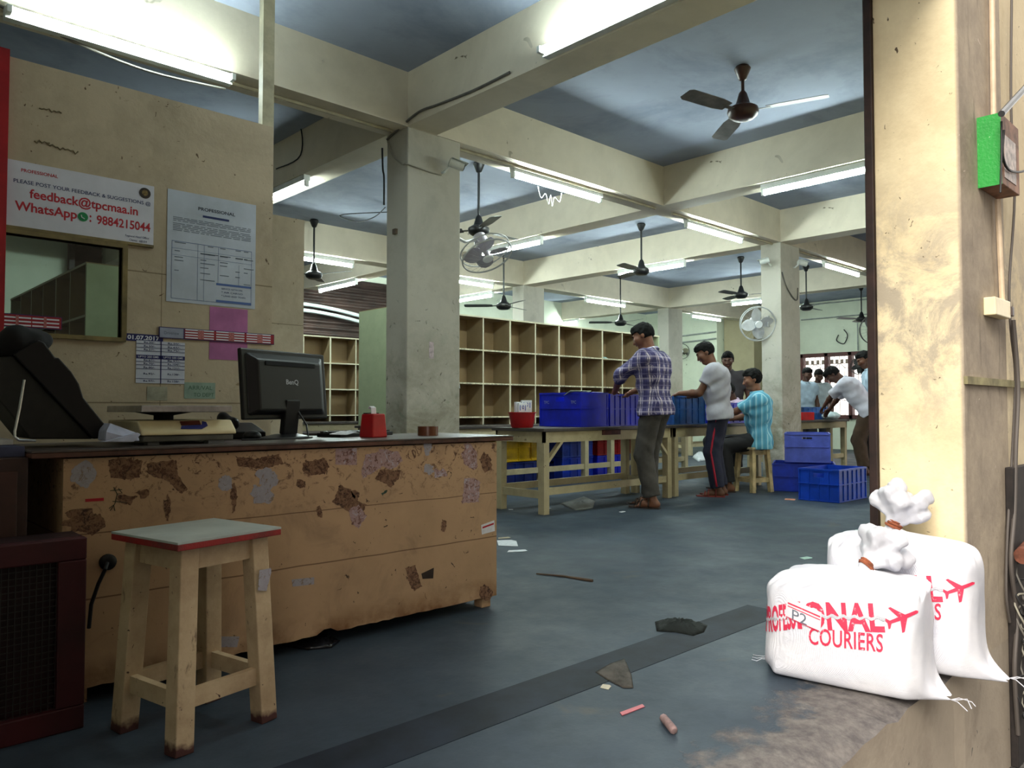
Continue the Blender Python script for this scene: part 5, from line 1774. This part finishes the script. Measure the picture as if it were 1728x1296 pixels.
def plane_icon(mb, cx, cy, s, rot):
    out = [(.50, .0), (.46, .05), (.15, .06), (-.12, .42), (-.2, .42), (-.06, .06), (-.34, .05), (-.44, .18), (-.5, .18), (-.44, .0)]
    pts = out + [(x, -y) for x, y in out[::-1][1:-1]]
    q = [(cx + s * (x * math.cos(rot) - y * math.sin(rot)), cy + s * (x * math.sin(rot) + y * math.cos(rot)), 0) for x, y in pts]
    mb.v += [v for v in q]
    b = len(mb.v) - len(q)
    import mathutils
    for tri in mathutils.geometry.tessellate_polygon([[Vector(v) for v in q]]):
        mb.f.append(tuple(b + i for i in tri))
    return mb


def artwork(sk, u0, v0, sc_):
    """PROFESSIONAL split by a wavy white band, the aeroplane at its end, COURIERS below"""
    W_, H_ = .63 * sc_, .092 * sc_
    vs, fs = text2d('PROFESSIONAL', .035, 1.02)
    m = MB()
    r_ = Vector((W_, W_ * .12, 0))
    letter(m, 'PROFESSIONAL', (u0, v0 - W_ * .10, 0), r_, (-.01, H_, 0), .035, 1.02)
    print_on(sk, 'brand_lettering', m, printm, squeeze=(-.13, .34))
    band = MB()
    n = 90
    pts = []
    for i in range(n + 1):
        x = u0 + W_ * i / n
        cy = v0 + H_ * .5 + .004 * math.sin(i * 1.25) - W_ * .10 + W_ * .12 * i / n
        pts.append((x, cy))
    for i in range(n):
        band.add([(pts[i][0], pts[i][1] - .005, 0), (pts[i + 1][0], pts[i + 1][1] - .005, 0), (pts[i + 1][0], pts[i + 1][1] + .005, 0), (pts[i][0], pts[i][1] + .005, 0)], [(0, 1, 2, 3)])
    print_on(sk, 'white_wave_band', band, sackm, .0036, squeeze=(-.13, .34))
    m = MB()
    plane_icon(m, u0 + W_ + .045 * sc_, v0 + H_ * .55 + .014, .10 * sc_, math.radians(28))
    print_on(sk, 'aeroplane_mark', m, printm)
    m = MB()
    letter(m, 'COURIERS', (u0 + W_ * .62, v0 - .066 * sc_, 0), (W_ * .37, W_ * .025, 0), (0, .058 * sc_, 0), .012, 1.05)
    print_on(sk, 'courier_lettering', m, printm)


A1 = Vector((.17, -.985, 0))
skA = sack('white woven courier sack in front, knotted top, red lettering and a paper label', (2.585, 1.14, 0), A1, .52, .36, .355, .15, (.12, .12), 3, (.085, -.05))
artwork(skA, -.475, .208, 1.0)
lb = MB().box(-.19, -.105, .262, .335, 0, 0)
lb.v, lb.f = [(-.165, .222, 0), (-.045, .192, 0), (-.042, .255, 0), (-.160, .289, 0)], [(0, 1, 2, 3)]
print_on(skA, 'paper_label', lb, M('label_white', (236, 226, 234), .6, .03), .0045)
lb = MB()
lb.v, lb.f = [(-.156, .268, 0), (-.046, .238, 0), (-.046, .243, 0), (-.156, .273, 0), (-.156, .259, 0), (-.046, .229, 0), (-.046, .232, 0), (-.156, .262, 0),
              (-.161, .222, 0), (-.049, .192, 0), (-.049, .195, 0), (-.161, .225, 0)], [(0, 1, 2, 3), (4, 5, 6, 7), (8, 9, 10, 11)]
print_on(skA, 'label_print', lb, printm, .0056)
lb = MB()
letter(lb, 'P2', (-.14, .218, 0), (.05, -.013, 0), (0, .034, 0), 0)
print_on(skA, 'label_handwriting', lb, inkgrey, .006)
A2 = Vector((.12, -.993, 0))
skB = sack('white woven courier sack behind, leaning on the entrance pillar, taller', (2.955, 1.085, 0), A2, .52, .29, .455, .17, (-.10, .05), 8, (.11, -.06), (.07, .03))
artwork(skB, -.47, .255, 1.0)
# ------------------------------------------------------------------ people
def ik(a, b, l1, l2, pole):
    d = b - a
    L = min(d.length, (l1 + l2) * .995)
    dn = d.normalized()
    x = (L * L + l1 * l1 - l2 * l2) / (2 * L)
    h = math.sqrt(max(l1 * l1 - x * x, 1e-6))
    pole = Vector(pole)
    pp = (pole - dn * pole.dot(dn)).normalized()
    return a + dn * x + pp * h, a + dn * L


def skinmat(n, c):
    return M('skin_' + n, c, .5, .1, 9)


hairm = M('black_hair', (7, 6, 6), .75, .3, 60, spec=.15)
eyem = M('dark_eye', (26, 20, 18), .2, 0)
eyew = M('eye_white', (206, 200, 194), .3, 0)
lipm = M('brown_lips', (104, 58, 50), .5, 0)


def person(label, pos, face, H, lean=8, tilt=25, turn=0, hands=None, poles=None, sit=None, sleeve=.62, shirt=None, trous=None, skin=None, shoe=None,
           res=.010, hair_len=.05, feet=None, bulk=1.0, hips_back=.18, roll=0, collar=True, trim=None, footwear='sandal', bend_up=0):
    s = H / 1.70
    f = Vector((face[0], face[1], 0)).normalized()
    r = Vector((f.y, -f.x, 0))
    m = Matrix(((r.x, f.x, 0, pos[0]), (r.y, f.y, 0, pos[1]), (0, 0, 1, 0), (0, 0, 0, 1)))
    inv = m.inverted()
    o = thing('person', label, 'person', mat=m)
    ph = math.radians(lean)
    u = Vector((0, math.sin(ph), math.cos(ph)))          # along the spine
    fw = Vector((0, math.cos(ph), -math.sin(ph)))        # out of the chest
    X = Vector((1, 0, 0))
    b = bulk
    b_ = .5 + .5 * bulk
    if sit is None:
        P = Vector((0, -math.sin(ph) * hips_back, .945 * s - .10 * (1 - math.cos(ph))))
    else:
        P = Vector((0, 0, sit + .10 * s))
    waist, chest, neck = P + u * .16 * s, P + u * .34 * s - fw * .01, P + u * .495 * s + fw * .005
    wf = 1.2 * b_
    th = ph + math.radians(tilt)
    hq = Matrix.Rotation(-th, 3, 'X') @ Matrix.Rotation(math.radians(turn), 3, 'Z') @ Matrix.Rotation(math.radians(roll), 3, 'Y')
    nk = Matrix.Rotation(-(ph + math.radians(tilt) * .5), 3, 'X') @ Vector((0, 0, 1))
    hb = neck + nk * .075 * s
    hc = hb + hq @ Vector((0, .018, .095)) * s
    hp = lambda x, y, z: hc + hq @ (Vector((x, y, z)) * s)
    sk, sh, tr = [], [], []
    # torso
    for (c_, wx, rr, dy) in ((P, .080 * wf, .098, -.005), (waist, .066 * wf, .092 * b, .008 * b), (P + u * .265 * s, .080 * wf, .097 * b, .0), (chest + u * .04 * s, .095 * wf, .093 * b, -.005)):
        c_ = c_ + fw * dy
        sk.append(cap(c_ - X * wx * s, c_ + X * wx * s, rr * s, k=.06))
        sh.append(cap(c_ - X * wx * s, c_ + X * wx * s, (rr + .026) * s, k=.07))
    sp = [P + u * .435 * s + X * i * .152 * wf * s for i in (-1, 1)]
    sk.append(cap(sp[0] - u * .02, sp[1] - u * .02, .056 * s, k=.05))
    sh.append(cap(sp[0] - u * .02, sp[1] - u * .02, .072 * s, k=.06))
    sk.append(cap(neck - u * .05 * s, hb + hq @ Vector((0, .0, .03)) * s, .058 * s, .052 * s, k=.035))
    sh.append(cap(neck - u * .06 * s, neck + nk * .028 * s, .088 * s, .067 * s, k=.03, flat=True))
    # arms
    hands = hands or [None, None]
    poles = poles or [None, None]
    for i, sd in ((0, -1), (1, 1)):
        a = sp[i]
        if hands[i] is None:
            t_ = a + Vector((sd * .07, .06, -.50)) * s
        else:
            t_ = inv @ Vector(hands[i])
        el, wr = ik(a, t_, .285 * s, .255 * s, poles[i] or (sd * .6, -.7, -.35))
        sk.append(cap(a, a.lerp(el, .45), .05 * s, .048 * s, k=.035))
        sk.append(cap(a.lerp(el, .4), el, .046 * s, .038 * s, k=.025))
        sk.append(cap(el, el.lerp(wr, .35), .039 * s, .040 * s, k=.02))
        sk.append(cap(el.lerp(wr, .35), wr, .040 * s, .026 * s, k=.02))
        if sleeve <= 1:
            sh.append(cap(a, a.lerp(el, sleeve), .070 * s, (.072 + .012 * (1 - sleeve)) * s, k=.05, flat=True))
        else:
            sh.append(cap(a, el, .070 * s, .062 * s, k=.05))
            e2 = el.lerp(wr, sleeve - 1)
            sh.append(cap(el, e2, .062 * s, .058 * s, k=.03, flat=True))
            sh.append(cap(el.lerp(wr, sleeve - 1.22), e2, .064 * s, .066 * s, k=.006, flat=True))
        # hand
        hd = (wr - el).normalized()
        hd = (hd + Vector((0, .25, -.35))).normalized()
        pn = Vector((-sd * .35, .0, -1.0))
        pn = (pn - hd * pn.dot(hd)).normalized()          # palm side
        sv = hd.cross(pn).normalized()
        if sv.dot(X) * sd > 0:
            sv = -sv                                      # towards the thumb (inwards)
        kn = wr + hd * .085 * s
        for q in (-.022, 0, .022):
            sk.append(cap(wr + sv * q * .7 * s, kn + sv * q * 1.15 * s, .0155 * s, .0125 * s, k=.014))
        for q, L in ((.030, .92), (.010, 1.0), (-.010, .94), (-.029, .76)):
            b0 = kn + sv * q * s
            b1 = b0 + (hd + pn * .45).normalized() * .038 * L * s
            b2 = b1 + (hd * .55 + pn * .85).normalized() * .036 * L * s
            sk.append(cap(b0, b1, .0098 * s, .0088 * s, k=.005))
            sk.append(cap(b1, b2, .0088 * s, .0072 * s, k=.004))
        t0 = wr + hd * .022 * s + sv * .026 * s
        t1 = t0 + (hd * .65 + sv * .75 + pn * .2).normalized() * .042 * s
        t2 = t1 + (hd * .9 + sv * .05 + pn * .45).normalized() * .034 * s
        sk.append(cap(t0, t1, .0125 * s, .0105 * s, k=.008))
        sk.append(cap(t1, t2, .0105 * s, .008 * s, k=.004))
    # legs
    fpos = feet or [(-.11, .0), (.11, .02)]
    shoes = []
    for i, sd in ((0, -1), (1, 1)):
        hip = P + X * sd * .092 * s * b_ - u * .03 * s
        if sit is None:
            an = Vector((fpos[i][0], fpos[i][1], .085 * s))
            kn, an = ik(hip, an, .43 * s, .415 * s, (sd * .12, 1, 0))
        else:
            kn = hip + Vector((sd * .07, .40 * s, .02))
            an = Vector((kn.x + sd * .02, kn.y - .05, .085 * s))
            if (kn - an).length > .42 * s:
                kn.z = an.z + .42 * s
        sk.append(cap(hip, kn, .078 * s, .052 * s, k=.04))
        sk.append(cap(kn, kn.lerp(an, .35), .052 * s, .053 * s, k=.02))
        sk.append(cap(kn.lerp(an, .35), an, .053 * s, .036 * s, k=.02))
        toe = Vector((an.x + sd * .02, an.y + .17 * s, .022))
        sk.append(cap(Vector((an.x, an.y - .035 * s, .04 * s)), an, .036 * s, .036 * s, k=.02))
        sk.append(cap(Vector((an.x, an.y - .03 * s, .034 * s)), Vector((an.x + sd * .006, an.y + .07 * s, .038 * s)), .033 * s, .034 * s, k=.02))
        sk.append(cap(Vector((an.x + sd * .006, an.y + .07 * s, .038 * s)), Vector((toe.x, toe.y - .05 * s, .026 * s)), .034 * s, .024 * s, k=.02))
        for j in range(5):
            tx = toe.x - sd * .030 * s + sd * .0155 * s * j
            l_ = (.056, .054, .048, .04, .03)[j] * s
            sk.append(cap((tx, toe.y - .055 * s, .024 * s), (tx, toe.y - .055 * s + l_, .014), .0125 * s if j == 0 else .0095 * s, .011 * s if j == 0 else .008 * s, k=.004))
        tr.append(cap(hip, kn, .102 * s, .086 * s, k=.05))
        tr.append(cap(kn, kn.lerp(an, .94), .086 * s, .078 * s, k=.03, flat=True))
        shoes.append((an, toe, sd, kn))
    tr.append(cap(P - X * .08 * s - u * .02, P + X * .08 * s - u * .02, .102 * s, k=.06))
    tr.append(cap(P + u * .05 * s - X * .06 * s, P + u * .05 * s + X * .06 * s, .088 * s, k=.06))
    # head
    sk.append(ell(hp(0, -.012, .022), Vector((.074, .094, .092)) * s, hq, .02))
    sk.append(cap(hp(0, .035, -.03), hp(0, .058, -.082), .054 * s, .030 * s, k=.035))
    sk.append(cap(hp(-.03, .05, -.03), hp(.03, .05, -.03), .036 * s, k=.02))
    sk.append(cap(hp(-.03, .077, .026), hp(.03, .077, .026), .012 * s, k=.014))
    sk.append(cap(hp(0, .083, .012), hp(0, .104, -.026), .0085 * s, .0125 * s, k=.012))
    sk.append(cap(hp(-.010, .094, -.029), hp(.010, .094, -.029), .0085 * s, k=.008))
    for sd in (-1, 1):
        sk.append(ell(hp(sd * .075, -.012, -.005), Vector((.011, .020, .031)) * s, hq, .008))
        sk.append(ell(hp(sd * .040, .058, -.012), Vector((.026, .024, .02)) * s, hq, .02))
    body = build(sdf_mesh(sk, res), 'body', skin, o, local=True, smooth='all', fixn=False)
    hi = [hp(0, 0, 0), hq]

    def cut(D, Xg, Yg, Zg):
        ax = [(Xg - hi[0].x), (Yg - hi[0].y), (Zg - hi[0].z)]
        R = np.array(hi[1])
        hx, hy, hz = [(R[0, j] * ax[0] + R[1, j] * ax[1] + R[2, j] * ax[2]) / s for j in range(3)]
        top = .062 - hz - .25 * np.abs(hx) - .2 * np.minimum(hy, 0)
        back = np.maximum(hy + .012, -hair_len - hz)
        side = np.maximum(hy - .028 + .35 * np.maximum(.06 - hz, 0), -.012 - hz)
        reg = np.minimum(np.minimum(top, back), side)
        bump = .0035 * np.sin(95 * hx + 3) * np.sin(80 * hy) * np.sin(85 * hz + 1) + .003 * np.sin(170 * hx) * np.sin(150 * hz + 60 * hy)
        return np.maximum(D + bump, reg * s)

    hr = [ell(hp(0, -.016, .028), Vector((.085, .107, .103)) * s, hq, .02), ell(hp(0, .040, .088), Vector((.058, .045, .034)) * s, hq, .025)]
    build(sdf_mesh(hr, min(res, .008), cut), 'hair', hairm, o, local=True, smooth='all', fixn=False)
    for sd in (-1, 1):
        e = hp(sd * .031, .073, .008)
        q = MB(T(e) @ hq.to_4x4() @ Matrix.Diagonal((.015 * s, .010 * s, .0085 * s, 1)))
        q.lathe([(math.sin(math.pi * i / 8), -math.cos(math.pi * i / 8)) for i in range(9)], 12)
        eye_ = build(q, 'eye', eyew, o, local=True, smooth='all')
        ey = o.children[-1] if False else eye_
        q = MB(T(hp(sd * .031, .0822, .008)) @ hq.to_4x4() @ Matrix.Diagonal((.0065 * s, .003 * s, .0068 * s, 1)))
        q.lathe([(math.sin(math.pi * i / 6), -math.cos(math.pi * i / 6)) for i in range(7)], 10)
        build(q, 'iris', eyem, ey, local=True, smooth='all')
        q = MB().tube([hp(sd * .012, .089, .028), hp(sd * .03, .088, .034), hp(sd * .05, .076, .027)], [.004 * s, .0045 * s, .0028 * s], 6)
        build(q, 'eyebrow', hairm, o, local=True, smooth='all')
    build(MB().tube([hp(-.024, .083, -.055), hp(-.008, .092, -.052), hp(.008, .092, -.052), hp(.024, .083, -.055)], [.003 * s, .0068 * s, .0068 * s, .003 * s], 6), 'lips', lipm, o, local=True, smooth='all')

    hem = .10 * s if sit is None else .125 * s

    def hemcut(D, Xg, Yg, Zg):
        along = (Xg - P.x) * u.x + (Yg - P.y) * u.y + (Zg - P.z) * u.z
        wr = .0045 * np.sin(30 * Zg + 14 * Xg) * np.sin(22 * Xg + 9 * Yg) + .003 * np.sin(52 * Zg - 31 * Xg + 20 * Yg)
        return np.maximum(D + wr, -hem - along)

    # the shirt hangs below the waist
    c_ = P - u * .09 * s
    sh.append(cap(c_ - X * .088 * wf * s, c_ + X * .088 * wf * s, (.128 + .05 * (b - 1)) * s, k=.06))
    build(sdf_mesh(sh, res, hemcut), 'shirt', shirt, o, local=True, smooth='all', fixn=False)

    def fold(D, Xg, Yg, Zg):
        return D + .003 * np.sin(38 * Zg + 30 * Xg) * np.sin(16 * Yg + 25 * Xg) + .0018 * np.sin(58 * Zg - 46 * Yg + 30 * Xg) * np.sin(24 * Xg + 10 * Zg)

    trou = build(sdf_mesh(tr, res, fold), 'trousers', trous, o, local=True, smooth='all', fixn=False)
    if collar:
        q = MB()
        cu = []
        N = 28
        axn = nk
        e1 = Vector((1, 0, 0))
        e2 = axn.cross(e1).normalized()
        for j, (rr, hh) in enumerate(((.071, -.012), (.066, .030), (.072, .034), (.083, .004))):
            for k in range(N):
                a = math.pi * .5 + .18 + (2 * math.pi - .36) * k / (N - 1)
                cu.append(neck + axn * hh * s + (e1 * math.cos(a) - e2 * -math.sin(a)) * rr * s)
        fs = []
        for j in range(3):
            for k in range(N - 1):
                fs.append((j * N + k, j * N + k + 1, (j + 1) * N + k + 1, (j + 1) * N + k))
        q.add(cu, fs)
        cb = build(q, 'collar', shirt, o, local=True, smooth='all')
        sm = cb.modifiers.new('thickness', 'SOLIDIFY')
        sm.thickness = .004
    if trim is not None:
        for (an, toe, sd, kn) in shoes:
            hip = P + X * sd * .088 * s
            q = MB()
            pts = []
            for i in range(13):
                t_ = i / 12
                if t_ < .5:
                    c0 = hip.lerp(kn, t_ * 2)
                    rr = .102 + (.086 - .102) * t_ * 2
                else:
                    c0 = kn.lerp(an, (t_ - .5) * 2 * .92)
                    rr = .086 + (.078 - .086) * (t_ - .5) * 2
                pts.append(c0 + X * sd * (rr * s + .001))
            q.tube(pts, .011, 6)
            build(q, 'side_stripe', trim, o, local=True, smooth='all')
    if shoe is not None:
        for (an, toe, sd, kn) in shoes:
            q = MB()
            sole = []
            for x, y in ((-.026, -.075), (.026, -.075), (.036, -.02), (.038, .10), (.046, .17), (.036, .215), (.0, .235), (-.034, .215), (-.04, .16), (-.032, .08), (-.034, -.02)):
                sole.append((an.x + sd * .012 + (x if sd > 0 else -x) * s, an.y + y * s, .0))
            q.prism(sole, (0, 0, .014))
            build(q, 'sandal_sole', shoe, o, local=True)
            q = MB()
            for yy, w_, zz in ((.10, .046, .068), (.135, .044, .052), (.02, .042, .095)):
                q.tube([Vector((an.x + sd * .01, an.y + yy * s, 0)) + Vector((w_ * s * math.cos(a), 0, .006 + zz * s * math.sin(a))) for a in [math.pi * i / 10 for i in range(11)]], .0075, 6)
            build(q, 'sandal_strap', shoe, o, local=True, smooth='all')
    return o


def stripes(name, base, layers, rough=.8, zl=()):
    """woven cloth: (period, width, colour, strength, phase) stripes up the body and round it"""
    t = NT(name)
    p = t.xyz()
    ns = t.t.nodes.new('ShaderNodeSeparateXYZ')
    t.t.links.new([n for n in t.t.nodes if n.type == 'TEX_COORD'][0].outputs['Normal'], ns.inputs[0])
    sd = t.ramp(t.math('ABSOLUTE', ns.outputs[0]), .74, .80)
    uu = t.math('ADD', t.math('MULTIPLY', p[0], t.math('SUBTRACT', 1.0, sd)), t.math('MULTIPLY', p[1], sd))
    wob = t.math('MULTIPLY', t.math('SUBTRACT', t.noise(5, 3), .5), .008)
    uu = t.math('ADD', uu, wob)
    zz = t.math('ADD', p[2], wob)
    c = t.mix(t.ramp(t.noise(9, 4), .3, .7), tuple(v * .86 for v in base), base)
    for src, ls in ((uu, layers), (zz, zl)):
        for per, wid, colr, strg, phs in ls:
            q = t.math('FRACT', t.math('ADD', t.math('MULTIPLY', src, 1 / per), 10 + phs))
            q = t.math('ABSOLUTE', t.math('SUBTRACT', q, .5))
            c = t.mix(t.ramp(q, wid / per * .5, wid / per * .5 + .03, strg, 0), c, colr)
    t.col(c, rough)
    return t.m


plaid = stripes('purple_plaid_cotton', (66, 62, 110), [(.098, .036, (44, 40, 84), .7, .3), (.098, .012, (214, 200, 206), .8, .0), (.098, .006, (206, 196, 214), .6, .22), (.049, .004, (150, 140, 180), .5, .1)], .85,
                [(.105, .04, (40, 36, 78), .65, .2), (.105, .007, (200, 190, 206), .5, .7), (.0525, .004, (160, 150, 184), .4, .1)])
teal = stripes('teal_striped_cotton', (104, 184, 212), [(.062, .022, (66, 142, 180), .75, .2), (.062, .008, (184, 224, 232), .75, .62), (.031, .004, (150, 200, 214), .4, .0)], .8)
check = stripes('fine_check_cotton', (196, 206, 210), [(.022, .004, (120, 140, 158), .6, 0)], .8, [(.022, .004, (120, 140, 158), .6, 0)])
greytee = M('grey_jersey', (166, 164, 172), .9, .06, 8)
whitesh = M('lavender_white_cotton', (204, 202, 216), .85, .05, 8)
bluesh = M('pale_blue_cotton', (176, 196, 214), .85, .06, 8)
pinksh = M('pale_pink_cotton', (214, 190, 214), .85, .05, 8)
darksh = M('dark_shirt_cotton', (54, 50, 54), .85, .1, 8)
charc = M('charcoal_trouser_cloth', (72, 68, 64), .85, .15, 10)
navy = M('navy_track_cloth', (36, 38, 58), .8, .12, 10)
brownt = M('brown_trouser_cloth', (72, 54, 40), .85, .12, 10)
blackt = M('black_trouser_cloth', (28, 27, 30), .85, .12, 10)
skA_ = skinmat('medium', (126, 82, 60))
skB_ = skinmat('dark', (82, 52, 40))
skC_ = skinmat('brown', (106, 68, 48))
sandal = M('dark_brown_leather', (54, 40, 34), .5, .2, 12)
redsl = M('red_rubber', (132, 46, 40), .6, .15, 10)

F0 = (-.12, .99)
p1 = W(1105, 856, z=0)
person('man in a purple plaid shirt and charcoal trousers sorting envelopes from a crate, back turned', (p1.x, p1.y), (-.22, .975), 1.78, lean=4, tilt=24, turn=12,
       hands=[(p1.x - .10, p1.y + .40, 1.13), (p1.x + .14, p1.y + .38, 1.12)], poles=[(-1, .35, .15), (1, -.5, -.2)], sleeve=1.25, shirt=plaid, trous=charc, skin=skA_, shoe=sandal, res=.009,
       feet=[(-.10, -.02), (.11, .10)], hair_len=.04)
p2 = W(1212, 838, z=0)
person('man in a grey t-shirt and navy track pants with red side stripes, by the table', (p2.x, p2.y), (-.45, .89), 1.68, lean=6, tilt=26, turn=8,
       hands=[(p2.x - .26, p2.y + .31, 1.12), (p2.x - .06, p2.y + .40, 1.08)], poles=[(-.5, -.3, -1), (1, -.3, -.8)], sleeve=.60, shirt=greytee, trous=navy, skin=skC_, shoe=redsl, res=.009,
       feet=[(-.03, .0), (.16, -.02)], hair_len=.045, bulk=1.18, collar=False, trim=M('red_side_stripe', (176, 34, 56), .7, 0))
person('seated man in a teal striped shirt on the pale wooden stool', (8.18, 4.46), (-.55, .83), 1.74, lean=2, tilt=12, turn=5, sit=.515,
       hands=[(7.9, 4.86, .83), (8.25, 4.90, .83)], poles=[(-1, -.5, -.6), (1, -.5, -.6)], sleeve=.8, shirt=teal, trous=blackt, skin=skA_, shoe=sandal, res=.009, hair_len=.06, bulk=1.15)
person('standing man with curly black hair and dark shirt behind the seated man', (9.99, 5.93), (-.9, -.45), 1.76, lean=4, tilt=12, turn=0, sleeve=.6, shirt=darksh, trous=blackt, skin=skB_, res=.012, hair_len=.02)
q5 = W(1249, 690, d=10.6)
person('man in a pale pink shirt bent over between the grey-shirted and seated men', (q5.x, q5.y), (-.85, .5), 1.66, lean=10, tilt=24, sit=.48, hands=[(q5.x - .42, q5.y + .0, .86), (q5.x - .30, q5.y + .35, .86)], sleeve=.6, shirt=pinksh, trous=blackt, skin=skB_, res=.012, hair_len=.05)
p6 = W(1455, 801, z=0)
person('man in a lavender-white shirt and brown trousers bending low over the far table', (p6.x, p6.y), (-.22, .975), 1.76, lean=37, tilt=22, turn=0,
       hands=[(p6.x + .12, 5.32, .815), (p6.x + .38, 5.30, .815)], poles=[(-1, .2, .3), (1, .2, .3)], sleeve=.95, shirt=whitesh, trous=brownt, skin=skB_, shoe=sandal, res=.010, hair_len=.05, bulk=1.08, hips_back=.14, feet=[(-.12, -.05), (.14, .0)])
q7, q8 = W(1356, 650, d=14.2), W(1378, 650, d=14.6)
person('man in a pale blue shirt behind the far table, half hidden by the column', (q7.x, q7.y), (-.5, -.86), 1.70, lean=8, tilt=14, turn=0, sleeve=.6, shirt=bluesh, trous=blackt, skin=skB_, res=.012)
person('man in a fine check shirt facing us across the far table', (q8.x, q8.y), (-.75, -.66), 1.70, lean=10, tilt=18, turn=0, sleeve=.6, shirt=check, trous=blackt, skin=skB_, res=.012)
q9 = W(1474, 700, d=11.7)
person('man in a pale blue-white shirt at the picture edge behind the bending man', (q9.x, q9.y), (-.55, .83), 1.83, lean=5, tilt=24, turn=10, sleeve=.6, shirt=bluesh, trous=blackt, skin=skC_, shoe=sandal, res=.012)
# ------------------------------------------------------------------ daylight
# unseen wall added opposite to close off low sky and throw soft light back
struct(MB().box(-3, 13, -6.4, -6.0, -.56, 11.5), 'exterior_wall', M('opposite_house_wash', (120, 112, 102), .9, .1, .6))
w = bpy.data.worlds.new('daylight')
SC.world = w
w.use_nodes = True
nt = w.node_tree
bg = nt.nodes['Background']
bg.inputs['Color'].default_value = (1.0, .96, .90, 1)
bg.inputs['Strength'].default_value = SKY
sun = bpy.data.lights.new('hazy_sun', 'SUN')
sun.energy = SUN
sun.angle = math.radians(35)
sun.color = (1.0, .93, .82)
so_ = bpy.data.objects.new('hazy_sun', sun)
COL.objects.link(so_)
so_.rotation_euler = Vector((1.0, .20, -.80)).to_track_quat('-Z', 'Y').to_euler()
SC.cycles.max_bounces = 8
SC.cycles.diffuse_bounces = 5
SC.cycles.caustics_reflective = False
SC.cycles.caustics_refractive = False
SC.cycles.sample_clamp_indirect = 6
SC.view_settings.exposure = EXPO
